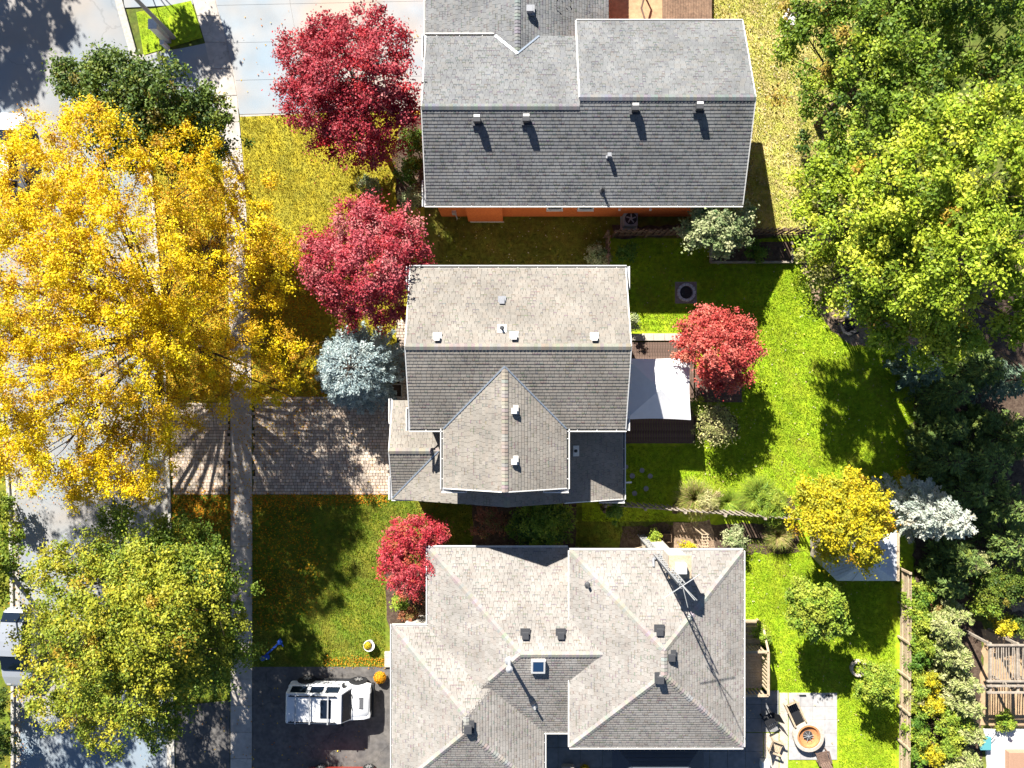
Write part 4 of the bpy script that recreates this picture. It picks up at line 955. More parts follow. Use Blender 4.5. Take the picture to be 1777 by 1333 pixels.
# raised bed
rb = empty('raised_bed', P(1285, 440), 'timber edged planting bed below the pale leaved tree', 'garden bed')
a0, a1 = P(1232, 421), P(1372, 456); o_ = rb.location
for nm, p, q in (('edge', (a0.x, a1.y), (a1.x, a1.y)), ('edge', (a0.x, a1.y), (a0.x, a0.y)), ('edge', (a1.x, a1.y), (a1.x, a0.y))):
    mb = MB(); mb.bar((p[0], p[1], .15), (q[0], q[1], .15), .1, .3); mb.build('timber', 'grey_wood', rb, off=o_)
mb = MB(); mb.bbox((a0.x + .05, a1.y + .05, .0), (a1.x - .05, a0.y, .2)); mb.build('soil_fill', 'soil', rb, off=o_)
# air conditioner
ac = empty('air_conditioner', P(1091, 385), 'grey square air conditioning unit against the orange wall', 'air conditioner')
mb = MB(); mb.box((0, 0, .4), (.78, .78, .74)); mb.build('casing', 'vent_grey', ac, bevel=.07)
mb = MB(); mb.lathe((0, 0, .775), [(.33, 0), (.33, .02), (.28, .025)], 20); mb.build('fan_grille', 'black_plastic', ac)
mb = MB(); mb.lathe((0, 0, .8), [(.07, 0), (.06, .03)], 12)
for k in range(5): a = k * 2 * math.pi / 5; mb.bar((0.05 * math.cos(a), .05 * math.sin(a), .805), (.27 * math.cos(a + .3), .27 * math.sin(a + .3), .805), .07, .01)
mb.build('fan', 'vent_grey', ac); mb = MB(); mb.box((0, 0, .02), (.95, .95, .05)); mb.build('pad', 'concrete', ac)

# ------------------------------------------------------------------ shed, patio and things of the rear gardens
sh = empty('garden_shed', P(1480, 970), 'garden shed with pale metal roof half under the yellow tree', 'shed'); so_ = sh.location
se = 2.1; sx0, sx1 = P(1428, 0, se).x, P(1556, 0, se).x; sy0, sy1 = P(0, 1008, se).y, P(0, 925, se).y
xm = sx0 + .75; mb = MB()
pts = [(sx0, sy0 + .75), (sx0 + .75, sy0), (sx1, sy0), (sx1, sy1), (sx0, sy1)]
mb.prism([(sx0 + .2, sy0 + .85), (sx0 + .85, sy0 + .2), (sx1 - .2, sy0 + .2), (sx1 - .2, sy1 - .2), (sx0 + .2, sy1 - .2)], 0, se); mb.build('wall', 'grey_wood', sh, off=so_)
apx = ((sx0 + sx1) / 2, (sy0 + sy1) / 2, se + .85); N2 = len(pts)
for i in range(N2):
    a, b = pts[i], pts[(i + 1) % N2]; mb = MB()
    mb.add([(a[0], a[1], se), (b[0], b[1], se), apx, (a[0], a[1], se - .06), (b[0], b[1], se - .06), (apx[0], apx[1], apx[2] - .06)], [(0, 1, 2), (5, 4, 3), (0, 3, 4, 1)]); o = mb.build('roof_panel', 'shed_roof', sh, off=so_)
    for t in (.25, .5, .75):
        mb = MB(); m0 = Vector((a[0] + (b[0] - a[0]) * t, a[1] + (b[1] - a[1]) * t, se + .02)); mb.bar(m0, m0.lerp(Vector(apx), 1 - 2 * abs(t - .5) if t != .5 else 1) + Vector((0, 0, .02)), .03, .03)
        mb.build('seam', 'shed_roof', sh, off=so_)
mb = MB(); mb.bar((sx1 + .06, sy0, se), (sx1 + .06, sy1, se), .12, .14); mb.build('fascia_board', 'pale_wood', sh, off=so_)
# patio
pt = bpy.data.objects.new('patio', None); COL.objects.link(pt); pt['kind'] = 'structure'
def slab_grid(x0, x1, y0, y1, nx, ny, z, m, par):
    for i in range(nx):
        for j in range(ny):
            a = P(x0 + (x1 - x0) * i / nx, y0 + (y1 - y0) * j / ny); b = P(x0 + (x1 - x0) * (i + 1) / nx, y0 + (y1 - y0) * (j + 1) / ny)
            mb = MB(); mb.bbox((a.x + .008, b.y + .008, 0), (b.x - .008, a.y - .008, z + R.uniform(-.003, .003))); mb.build('slab', m, par)
M['pale_paving'] = mat('pale_paving', (0.44, 0.43, 0.42), col2=(0.37, 0.36, 0.36), scale=1.2, rough=0.9, noise=0.15)
M['grey_paving'] = mat('grey_paving', (0.20, 0.21, 0.22), col2=(0.25, 0.25, 0.25), scale=1.0, rough=0.9, noise=0.15)
slab_grid(1368, 1452, 1202, 1318, 4, 5, .05, 'pale_paving', pt)
slab_grid(1352, 1367, 1202, 1333, 1, 4, .05, 'pale_stone', pt); slab_grid(1325, 1351, 1272, 1333, 1, 2, .05, 'pale_stone', pt)
slab_grid(1262, 1351, 1198, 1270, 3, 3, .05, 'grey_paving', pt); slab_grid(1200, 1324, 1271, 1400, 4, 4, .05, 'grey_paving', pt); slab_grid(930, 1199, 1262, 1400, 7, 4, .05, 'grey_paving', pt)
for px in (1392, 1438):
    mb = MB(); q = P(px, 1206); mb.box((0, 0, 0.07), (.38, .07, .05)); o = mb.build('drain_grate', 'dark_metal'); o.location = (q.x, q.y, 0); tag(o, 'narrow dark grate set in the top edge of the pale patio', 'grate', 'patio edge grates')
fp = empty('fire_bowl', P(1398, 1272), 'round terracotta fire bowl with pale stone rim on the patio', 'fire pit')
mb = MB(); mb.lathe((0, 0, .05), [(.80, 0), (.84, .25), (.84, .42), (.66, .44), (.62, .36), (.60, .2)], 28); mb.build('bowl', 'pale_stone', fp)
mb = MB(); mb.lathe((0, 0, .25), [(.61, .0), (.64, .22), (.58, .23), (.50, .08), (.30, .02), (.05, .0)], 28); mb.build('liner', 'terracotta', fp)
mb = MB(); mb.lathe((0, 0, .29), [(.28, 0), (.26, .04), (.05, .06)], 18); mb.build('ash_bed', 'ash', fp)
mb = MB()
for a in (.3, 1.3, 2.2, 2.9): mb.bar((-.3 * math.cos(a), -.3 * math.sin(a), .39), (.3 * math.cos(a), .3 * math.sin(a), .40), .02, .02)
mb.build('grate', 'galv', fp)
def chair(label, px, py, rz, m, cat='chair', group=None, lounge=False):
    t = empty('garden_chair', P(px, py), label, cat, group, rz)
    L = 1.15 if lounge else .6
    for i in range(6):
        mb = MB(); mb.box((0, -L / 2 + (i + .5) * L / 6, .38 - .03 * i * 0), (.58, L / 6 - .015, .025)); mb.build('slat', m, t)
    for i in range(5):
        mb = MB(); mb.box((-.23 + .115 * i, -L / 2 - .14, .66), (.1, .03, .72), rx=math.radians(24)); mb.build('back_slat', m, t)
    for sx in (-1, 1):
        mb = MB(); mb.box((sx * .33, 0, .56), (.1, L + .1, .03)); mb.build('armrest', m, t)
        for yy in (-L / 2, L / 2 - .05): mb = MB(); mb.box((sx * .31, yy, .28), (.05, .07, .56)); mb.build('leg', m, t)
    if lounge: mb = MB(); mb.box((0, 0.02, .43), (.52, L - .05, .07)); mb.build('cushion', 'black_plastic', t, bevel=.02)
    return t
chair('lounge chair with dark cushion facing the terracotta fire bowl', 1375, 1232, math.radians(205), 'pale_wood', lounge=True)
chair('cream slatted wooden armchair at the corner of the patio', 1343, 1290, math.radians(250), 'pale_wood')
chair('dark brown slatted armchair on the pale patio below the fire bowl', 1423, 1308, math.radians(15), 'deck')
chair('dark chair standing in the shade on grey paving', 1330, 1243, math.radians(120), 'black_plastic')
pp = empty('planter_pot', P(1324, 1322), 'pale square pot with yellow flowers at the patio corner', 'planter')
mb = MB(); mb.box((0, 0, .25), (.42, .42, .5), taper=1.1); mb.build('pot', 'pot_white', pp, bevel=.02)
# small raised deck with railing on the east side
ed = empty('deck', P(1312, 1140), 'small raised wooden landing with slatted railing on the bungalow side', 'deck'); eo = ed.location
ex0, ex1 = rx1 - .5, P(1334, 0, 1.9).x; ey0, ey1 = P(0, 1208, 1.9).y, P(0, 1132, 1.9).y; yy = ey0
while yy < ey1 - .1:
    mb = MB(); mb.bbox((ex0, yy, .86), (ex1, yy + .135, .9)); mb.build('plank', 'pale_wood', ed, off=eo); yy += .145
for (a, b) in (((ex1, ey0), (ex1, ey1)), ((ex0 + .2, ey1), (ex1, ey1)), ((ex0 + .8, ey0), (ex1, ey0))):
    A = Vector((*a, 1.85)); B = Vector((*b, 1.85)); mb = MB(); mb.bar(A, B, .13, .05); mb.build('handrail', 'pale_wood', ed, off=eo)
    n = int((B - A).length / .2)
    for i in range(n + 1):
        p = A.lerp(B, i / max(1, n)); mb = MB(); mb.bbox((p.x - .035, p.y - .035, .9), (p.x + .035, p.y + .035, 1.83)); mb.build('baluster', 'pale_wood', ed, off=eo)
mb = MB(); mb.bbox((ex0, ey0, 0.04), (ex1, ey1, .85)); mb.build('skirting', 'grey_wood', ed, off=eo)
for i in range(4):
    mb = MB(); mb.bbox((ex0 + .2, ey1 + .02 + .28 * i, .0), (ex1 - .05, ey1 + .29 + .28 * i, .74 - .19 * i)); mb.build('step', 'pale_wood', ed, off=eo)
mb = MB(); mb.bar((ex1, ey1, 1.85), (ex1, ey1 + 1.15, 1.0), .11, .05); mb.bar((ex1, ey1 + 1.15, 0), (ex1, ey1 + 1.15, 1.0), .09, .09); mb.build('stair_rail', 'pale_wood', ed, off=eo)
# hard top pavilion at the bottom
pv = empty('pavilion', P(1142, 1345), 'dark navy hard top pavilion with hipped roof below the bungalow', 'pavilion'); po = pv.location
v0, v1 = P(1062, 0, 2.6).x, P(1221, 0, 2.6).x; w1 = P(0, 1288, 2.6).y; w0 = w1 - 4.6
ia = .95; mb = MB(); zt, zb_ = 3.15, 2.6
oc = [(v0, w0), (v1, w0), (v1, w1), (v0, w1)]; ic = [(v0 + ia, w0 + ia), (v1 - ia, w0 + ia), (v1 - ia, w1 - ia), (v0 + ia, w1 - ia)]
for k in range(4):
    a, b = oc[k], oc[(k + 1) % 4]; c, d = ic[(k + 1) % 4], ic[k]
    for j in range(6):
        t0, t1 = j / 6, (j + 1) / 6
        def pt_(s, t, lift): x = (a[0] + (b[0] - a[0]) * s) * (1 - t) + (d[0] + (c[0] - d[0]) * s) * t; y = (a[1] + (b[1] - a[1]) * s) * (1 - t) + (d[1] + (c[1] - d[1]) * s) * t; return (x, y, zb_ + (zt - zb_) * t + lift)
        mb = MB(); q = [pt_(0, t0, .02), pt_(1, t0, .02), pt_(1, t1, -.01), pt_(0, t1, -.01), pt_(0, t0, -.04), pt_(1, t0, -.04)]
        mb.add(q, [(0, 1, 2, 3), (4, 5, 1, 0)]); mb.build('roof_panel', 'navy_roof', pv, off=po)
mb = MB(); ap2 = ((v0 + v1) / 2, (w0 + w1) / 2, zt + .75); e2 = .1
mb.add([(*[ic[k][0], ic[k][1]], zt + .12) for k in range(4)] + [ap2], [(0, 1, 4), (1, 2, 4), (2, 3, 4), (3, 0, 4)]); mb.build('top_roof', 'navy_roof', pv, off=po)
for c in oc:
    mb = MB(); cx_ = c[0] * .94 + ap2[0] * .06; cy_ = c[1] * .94 + ap2[1] * .06; mb.bbox((cx_ - .06, cy_ - .06, .05), (cx_ + .06, cy_ + .06, 2.58)); mb.build('post', 'dark_metal', pv, off=po)
o = MB().box((0, 0, .3), (.7, .7, .45)).build('ottoman', 'cloth_beige', bevel=.08); q = P(985, 1333); o.location = (q.x, q.y, .05); tag(o, 'beige padded ottoman in the shade between roof and pavilion', 'ottoman')
# far right: timber pergola
pg = empty('pergola', P(1745, 1170), 'weathered timber pergola frame with slatted top on sandy ground', 'pergola'); pgo = pg.location
pz = 2.3; gx0, gx1 = P(1718, 0, pz).x, P(1830, 0, pz).x; gy0_, gy1_ = P(0, 1200, pz).y, P(0, 1118, pz).y
for xx_ in (gx0, gx0 + 1.45, gx0 + 2.9):
    mb = MB(); mb.bar((xx_, gy0_ - .1, pz), (xx_, gy1_ + .1, pz), .11, .14); mb.build('beam', 'grey_wood', pg, off=pgo)
    for yy_ in (gy0_, gy1_): mb = MB(); mb.bbox((xx_ - .06, yy_ - .06, 0), (xx_ + .06, yy_ + .06, pz)); mb.build('post', 'grey_wood', pg, off=pgo)
for yy_ in (gy0_, gy1_, gy0_ + .35, gy0_ + .6): mb = MB(); mb.bar((gx0 - .25, yy_, pz + .13), (gx1 + .1, yy_, pz + .13), .08, .12); mb.build('crossbeam', 'grey_wood', pg, off=pgo)
for i in range(22): mb = MB(); x_ = gx0 + .1 + i * .14; mb.bar((x_, gy0_ + .7, pz + .1 + R.uniform(-.03, .03)), (x_ + R.uniform(-.06, .06), gy1_, pz + .1), .045, .03); mb.build('slat', 'grey_wood', pg, off=pgo)
wc = MB(); a = P(1702, 1335); wq = [P(x, y) for x, y in ((1706, 1264), (1900, 1266), (1900, 1450), (1700, 1450), (1712, 1330))]; wc.prism([(p.x, p.y) for p in wq], .0, .12)
tag(wc.build('pool_deck', 'pool_white'), kind='structure')
tp = MB(); q = P(1800, 1350, 1.2); tp.bbox((P(1752, 0, .5).x, q.y - 1.5, .0), (q.x + 1.2, P(0, 1306, .5).y, .5)); tag(tp.build('storage_box', 'tan_panel', bevel=.03), 'tan storage box standing on the white pool deck', 'storage box')
wb = empty('wheelbarrow', P(1701, 1283), 'teal wheelbarrow tray with dark handles among shrubs by the white paving', 'wheelbarrow')
mb = MB(); mb.box((0, 0, .35), (.5, .6, .3), taper=1.25); mb.build('tray', 'teal', wb, bevel=.03)
for sx in (-.2, .2): mb = MB(); mb.tube((sx * .5, -.3, .3), (sx + .35, .55, .5), .02, .02, 6); mb.build('handle', 'dark_metal', wb)
mb = MB(); mb.tube((-.04, -.42, .17), (.04, -.42, .17), .17, .17, 14); mb.build('wheel', 'tyre', wb)
# swing bench under the oak
sb = empty('garden_bench', P(1462, 525), 'grey garden swing bench half hidden under the oak', 'bench'); so2 = sb.location
mb = MB(); mb.box((0, .1, .55), (.38, 2.0, .08)); mb.build('seat', 'white_metal', sb, bevel=.02); mb = MB(); mb.box((-.2, .1, .9), (.07, 2.0, .6), ry=-.2); mb.build('backrest', 'white_metal', sb, bevel=.02)
for yy_ in (-1.0, 1.15):
    for sx in (-.45, .45): mb = MB(); mb.tube((sx, yy_, 0), (sx * .2, yy_, 1.7), .03, .03, 6); mb.build('leg', 'dark_metal', sb)
mb = MB(); mb.tube((0, -1.05, 1.7), (0, 1.2, 1.7), .03, .03, 6); mb.build('top_bar', 'dark_metal', sb)
chair('black metal chair beside the garden swing bench under the oak', 1462, 566, 0.4, 'black_plastic')
chair('white plastic chair at the lawn edge below the dark trees', 1366, 38, 2.6, 'white_metal')
# patio at top
sheet('patio', [(1010, 60), (1160, 60), (1160, -120), (1010, -120)], .02, 'sand')
td = empty('deck', P(1195, 20), 'tan plank deck at the back of the orange brick house', 'deck'); to = td.location; xx = P(1150, 0, .5).x
while xx < P(1235, 0, .5).x:
    mb = MB(); mb.bbox((xx, P(0, 60, .5).y, .4), (xx + .135, P(0, -100, .5).y, .45)); mb.build('plank', 'fence', td, off=to); xx += .145
mb = MB(); q = P(1118, 0, .8)
tbn = empty('hammock_frame', P(1118, 10), 'bent dark tubular frame on the tan patio behind the orange house', 'frame'); a, b, c = P(1122, -20, .7), P(1113, 14, .7), P(1121, 40, .7)
mb.tube(a, b, .05, .05, 8); mb.tube(b, c, .05, .05, 8); mb.tube(a, (a.x, a.y, 0), .05, .05, 8); mb.tube(c, (c.x, c.y, 0), .05, .05, 8); mb.build('tube', 'deck', tbn, off=tbn.location)

# ------------------------------------------------------------------ side yard bits near the lower fence
pb = empty('planter_box', P(1156, 932), 'small brown wooden planter box beside the striped fence shadow', 'planter'); mb = MB()
for a, b in (((-.22, -.22), (.22, -.22)), ((.22, -.22), (.22, .22)), ((.22, .22), (-.22, .22)), ((-.22, .22), (-.22, -.22))): mb.bar((a[0], a[1], .18), (b[0], b[1], .18), .03, .36)
mb.build('sides', 'fence', pb); mb = MB(); mb.box((0, 0, .14), (.4, .4, .22)); mb.build('soil_fill', 'soil', pb)
sheet('path', [(1168, 905), (1232, 903), (1240, 930), (1238, 975), (1165, 975), (1170, 930)], .022, 'mulch')
ar = empty('trellis', P(1200, 915), 'pale wooden ladder trellis leaning by the bungalow side bed', 'trellis'); ao = ar.location
A0, A1 = P(1198, 912, .1), P(1222, 912, .1); mb = MB()
for q in (P(1203, 915), P(1203, 945)):
    for dx in (0, .28): mb = MB(); mb.bar((q.x + dx, q.y, 0), (q.x + dx, q.y, 1.9), .05, .05); mb.build('post', 'pale_wood', ar, off=ao)
for i in range(7):
    q = P(1203, 915); mb = MB(); y_ = q.y - i * .16; mb.bar((q.x - .05, y_, 1.92), (q.x + .35, y_, 1.92), .04, .04); mb.build('rung', 'pale_wood', ar, off=ao)
for dx in (0, .28): q = P(1203, 915); mb = MB(); mb.bar((q.x + dx, q.y, 1.88), (q.x + dx, q.y - 1.0, 1.88), .05, .06); mb.build('side_rail', 'pale_wood', ar, off=ao)

# ------------------------------------------------------------------ street furniture
lp = empty('street_lamp', P(302, 66), 'tall grey street lamp pole with concrete collar in the boulevard grass', 'street lamp')
mb = MB(); mb.tube((0, 0, 0), (0, 0, 9.0), .13, .07, 14); mb.build('pole', 'vent_grey', lp); mb = MB(); mb.tube((0, 0, 8.8), (-2.0, .2, 9.3), .05, .04, 8); mb.build('arm', 'galv', lp)
mb = MB(); mb.box((-2.2, .2, 9.3), (.7, .3, .16), taper=.8); mb.build('lamp_head', 'vent_grey', lp, bevel=.03)
ub = empty('utility_box', P(290, 70), 'white utility cabinet with slanted top next to the lamp pole', 'utility box'); mb = MB(); mb.box((-.05, .15, .75), (.42, .5, 1.5)); mb.build('cabinet', 'white_metal', ub, bevel=.02)
mb = MB(); mb.box((-.05, .15, 1.52), (.48, .56, .06)); mb.build('lid', 'white_metal', ub, bevel=.01); mb = MB(); mb.box((-.05, .15, .03), (.6, .7, .1)); mb.build('plinth', 'concrete', ub)
u2 = empty('utility_box', P(292, 92), 'low small white service pedestal beside the utility cabinet', 'utility box'); mb = MB(); mb.box((0, .25, .35), (.22, .22, .7), taper=.85); mb.build('body', 'white_metal', u2, bevel=.02); mb = MB(); mb.box((0, .25, .72), (.24, .24, .05)); mb.build('lid', 'white_metal', u2)

# ------------------------------------------------------------------ cars
def wheel(par, x, y, r=.38, w=.25, sy=1):
    mb = MB(); prof = [(r * .62, -w / 2), (r * .93, -w / 2), (r, -w * .32), (r, w * .32), (r * .93, w / 2), (r * .62, w / 2)]
    mb.lathe((0, 0, 0), prof, 24); o = mb.build('wheel', 'tyre', par); o.location = (x, y, r); o.rotation_euler = (math.pi / 2 * -sy, 0, 0)
    mb = MB(); mb.lathe((0, 0, w / 2 - .03), [(r * .62, -.02), (r * .6, .01), (r * .52, -.01), (.06, .0)], 20)
    for k in range(6): a = k * math.pi / 3; mb.bar((.04 * math.cos(a), .04 * math.sin(a), w / 2), (r * .56 * math.cos(a), r * .56 * math.sin(a), w / 2), .07, .03)
    mb.build('rim', 'rim', o)
def prof_body(mb, sec):
    """sec: list (x, half_bottom, z_bottom, half_mid, z_mid, half_top, z_top)"""
    rows = [[(x, -hb, zb), (x, -hm, zm), (x, -hm * .99, zm + (zt - zm) * .55), (x, -ht, zt), (x, ht, zt), (x, hm * .99, zm + (zt - zm) * .55), (x, hm, zm), (x, hb, zb)] for x, hb, zb, hm, zm, ht, zt in sec]
    return mb.loft(rows)
# boxy white SUV (front towards +x)
sv = empty('parked_suv', (-9.98, -17.45, .028), 'boxy white four wheel drive with roof rack on the asphalt driveway', 'car', rz=math.radians(-1.0))
mb = MB(); prof_body(mb, [(-2.28, .86, .5, .94, .62, .90, 1.08), (-2.2, .9, .42, .98, .6, .95, 1.16), (-.9, .9, .4, .99, .6, .955, 1.18), (.75, .9, .4, .99, .6, .955, 1.18), (1.0, .9, .42, .985, .62, .94, 1.14), (1.9, .88, .45, .97, .62, .90, 1.08), (2.2, .82, .5, .92, .64, .84, 1.0)])
bd = mb.build('body', 'car_white', sv, bevel=.07)
mb = MB(); rows = [(-2.22, .90, 1.17, .80, 1.70), (-2.12, .93, 1.17, .80, 1.84), (.55, .94, 1.17, .80, 1.86), (.80, .94, 1.17, .79, 1.82), (1.18, .93, 1.15, .86, 1.19)]
mb.loft([[(x, -a, z0), (x + (0 if i < 4 else 0), -b, z1), (x, b, z1), (x, a, z0)] for i, (x, a, z0, b, z1) in enumerate(rows)])
cb = mb.build('cabin', 'car_white', sv, bevel=.05)
mb = MB(); mb.loft([[(x, -a, z - .05), (x, -a * .92, z), (x, -a * .3, z + .03), (x, a * .3, z + .03), (x, a * .92, z), (x, a, z - .05)] for x, a, z in ((1.2, .78, 1.155), (1.6, .76, 1.13), (2.0, .72, 1.085), (2.12, .66, 1.04))], closed=False); mb.build('hood', 'car_white', sv, smooth=True)
for x_ in (-1.05, -.17, .74):
    for sy in (-1, 1): mb = MB(); mb.bar((x_, sy * .992, .62), (x_, sy * .968, 1.16), .02, .02); mb.build('door_seam', 'black_plastic', sv)
mb = MB(); f = lambda t: None
mb.add([(1.20, -.80, 1.205), (1.20, .80, 1.205), (.86, .73, 1.80), (.86, -.73, 1.80), (1.24, 0, 1.215), (.89, 0, 1.815)], [(0, 4, 5, 3), (4, 1, 2, 5)]); mb.build('windshield', 'glass', sv)
for sy in (-1, 1):
    for (xa_, xb_) in ((-2.0, -1.15), (-.95, -.25), (-.10, .62)):
        mb = MB(); ya, yb = .943, .822; q = [(xa_, sy * ya, 1.24), (xb_, sy * ya, 1.24), (xb_ - (.0 if xb_ < .5 else .0), sy * yb, 1.74), (xa_, sy * yb, 1.74)]
        mb.add([(a, b + sy * .004, c) for a, b, c in q], [(0, 1, 2, 3) if sy < 0 else (3, 2, 1, 0)]); mb.build('side_window', 'glass', sv)
    for x_ in (-.2, .68): mb = MB(); mb.box((x_ - .2, sy * .99, 1.0), (.18, .03, .04)); mb.build('door_handle', 'black_plastic', sv)
    mb = MB(); mb.box((.78, sy * 1.06, 1.28), (.14, .2, .2)); mb.build('mirror', 'black_plastic', sv, bevel=.03)
    mb = MB(); mb.bar((-2.0, sy * .70, 1.93), (.55, sy * .70, 1.93), .05, .05)
    for x_ in (-1.9, -.7, .45): mb.bar((x_, sy * .70, 1.83), (x_, sy * .70, 1.93), .05, .05)
    mb.build('roof_rail', 'black_plastic', sv)
    for x_ in (-1.42, 1.42):
        mb = MB(); mb.lathe((0, 0, 0), [(.5, -.02), (.52, .05), (.46, .07)], 20); o = mb.build('wheel_arch', 'black_plastic', sv); o.location = (x_, sy * .965, .5); o.rotation_euler = (-sy * math.pi / 2, 0, 0)
        wheel(sv, x_, sy * .9, .40, .27, sy)
    mb = MB(); mb.box((0, sy * .98, .42), (2.0, .16, .06)); mb.build('side_step', 'black_plastic', sv)
    mb = MB(); mb.box((2.2, sy * .62, .86), (.06, .24, .2)); mb.build('headlight', 'galv', sv, bevel=.02)
for x_ in (-1.62, -.85, .12):
    mb = MB(); mb.bar((x_, -.78, 1.97), (x_, .78, 1.97), .07, .03); mb.build('roof_bar', 'galv', sv)
mb = MB(); mb.box((-.02, 0, 1.868), (.58, 1.0, .02)); mb.build('sunroof', 'glass', sv, bevel=.008)
mb = MB(); mb.box((1.72, .02, 1.14), (.26, .62, .03)); hv = mb.build('hood_vent', 'black_plastic', sv)
for i in range(5): mb = MB(); mb.box((1.62 + .05 * i, .02, 1.16), (.015, .56, .012)); mb.build('slat', 'vent_grey', hv)
mb = MB(); mb.box((2.27, 0, .62), (.2, 1.86, .24)); mb.build('bumper', 'black_plastic', sv, bevel=.05); mb = MB(); mb.box((2.2, 0, .87), (.05, 1.0, .26)); mb.build('grille', 'black_plastic', sv)
mb = MB(); mb.box((-2.32, 0, .6), (.16, 1.8, .2)); mb.build('bumper', 'black_plastic', sv, bevel=.04)
for y_ in (-.35, .3): mb = MB(); mb.bar((1.28, y_, 1.20), (1.18, y_ + .4, 1.27), .025, .02); mb.build('wiper', 'black_plastic', sv)

def sedan(name, label, x, y, rz, paint, hatch=True):
    t = empty(name, (x, y, .01), label, 'car', rz=rz)
    mb = MB(); prof_body(mb, [(-2.15, .7, .35, .78, .5, .68, .82), (-2.0, .82, .25, .87, .5, .80, .95), (-1.0, .85, .22, .90, .5, .86, .98), (.8, .85, .22, .90, .5, .85, .95), (1.6, .82, .25, .88, .48, .80, .82), (2.05, .72, .3, .80, .48, .66, .70), (2.2, .5, .38, .6, .5, .45, .62)])
    mb.build('body', paint, t, bevel=.04, smooth=False)
    mb = MB(); rows = [(-2.0 if hatch else -1.7, .78, .95, .60, 1.0), (-1.65 if hatch else -1.1, .80, .96, .60, 1.38), (-.6, .82, .96, .61, 1.46), (.2, .82, .96, .60, 1.42), (1.15, .80, .94, .72, .97)]
    mb.loft([[(x_, -a, z0), (x_, -(a * .55 + b * .45), z0 + (z1 - z0) * .55), (x_, -b, z1), (x_, b, z1), (x_, (a * .55 + b * .45), z0 + (z1 - z0) * .55), (x_, a, z0)] for x_, a, z0, b, z1 in rows]); mb.build('cabin', 'glass', t, smooth=False)
    mb = MB(); mb.loft([[(x_, -b, z - .02), (x_, -b * .98, z + .012), (x_, 0, z + .03), (x_, b * .98, z + .012), (x_, b, z - .02)] for x_, b, z in ((-1.62, .60, 1.385), (-1.1, .62, 1.44), (-.6, .625, 1.465), (-.1, .62, 1.45), (.22, .605, 1.42))], closed=False); mb.build('roof_panel', paint, t)
    for sy in (-1, 1):
        for x_ in (-1.3, 1.35): wheel(t, x_, sy * .8, .32, .2, sy)
        mb = MB(); mb.box((.55, sy * .96, .98), (.12, .16, .12)); mb.build('mirror', paint, t, bevel=.03)
        mb = MB(); mb.box((2.02, sy * .5, .66), (.2, .26, .1)); mb.build('headlight', 'galv', t, bevel=.03)
        for x_ in (-1.7, -.65, .25):
            mb = MB(); mb.bar((x_ + .1, sy * .80, .98), (x_, sy * .61, 1.40), .07, .03); mb.build('pillar', paint, t)
    return t
c = P(27, 1127, 1.0); sedan('parked_car', 'silver hatchback parked at the far kerb beside the green maple', c.x, c.y, math.radians(-92), 'car_silver')
c = P(12, 262, .9); sedan('parked_car', 'white car with black glass parked beneath the yellow tree', c.x - .1, c.y, math.radians(88), 'car_white')
c = P(577, 1360, .5); sedan('parked_car', 'dark red car at the bottom of the asphalt driveway', -9.35, -22.25, math.radians(0), 'car_red')

# scooter, pots
sc = empty('kick_scooter', P(470, 1132, .1), 'blue toy kick scooter lying on the lawn edge', 'scooter')
mb = MB(); a, b = P(456, 1142, .1) - sc.location, P(486, 1114, .1) - sc.location; mb.bar(a, b, .1, .04); mb.build('deck', 'blue_plastic', sc)
for q in (a, b, P(464, 1140, .1) - sc.location): mb = MB(); mb.lathe((q.x, q.y, 0), [(.14, 0), (.15, .05), (.05, .07)], 14); mb.build('wheel', 'blue_plastic', sc)
mb = MB(); mb.tube(P(486, 1108, .12) - sc.location, P(491, 1122, .12) - sc.location, .035, .035, 8); mb.build('handlebar', 'blue_plastic', sc)
def pot(label, px, py, r, h, m, pal, seed, fr_=.6, n=900, dx=0):
    t = empty('flower_pot', P(px, py), label, 'flower pot'); mb = MB()
    mb.lathe((0, 0, 0), [(r * .62, 0), (r * .95, h * .8), (r, h), (r * .86, h), (r * .84, h * .85)], 22); mb.build('pot', m, t)
    mb = MB(); mb.lathe((0, 0, h * .8), [(r * .84, 0), (r * .5, .03)], 18); mb.build('soil_fill', 'soil', t)
    rng = np.random.default_rng(seed); d = unit(rng.normal(size=(n, 3))); d[:, 2] = np.abs(d[:, 2]); pos = d * r * fr_ * (0.55 + .55 * rng.random((n, 1)) ** .6); pos[:, 2] = pos[:, 2] * .8 + h * .9; pos[:, 0] += dx
    V, F, C = leaf_quads(pos, unit(d + rng.normal(size=d.shape) * .4), rng.normal(size=d.shape), np.full(n, .06), np.full(n, .05), pick(PAL[pal], n, rng)); np_mesh('flowers', V, F, C, 'leaf', t)
pot('white round pot with yellow flowers on the lawn by the bungalow', 643, 1116, .32, .45, 'pot_white', 'mums_y', 3, .62, dx=-.1)
pot('orange and yellow chrysanthemum pot beside the driveway wall', 661, 1172, .26, .3, 'dark_metal', 'mums', 4, 1.25, 2600)
pot('yellow flowers in a pot under the bungalow eave on grey paving', 1014, 1330, .22, .35, 'terracotta', 'mums_y', 5, 1.3, 700)

exec_veg = True
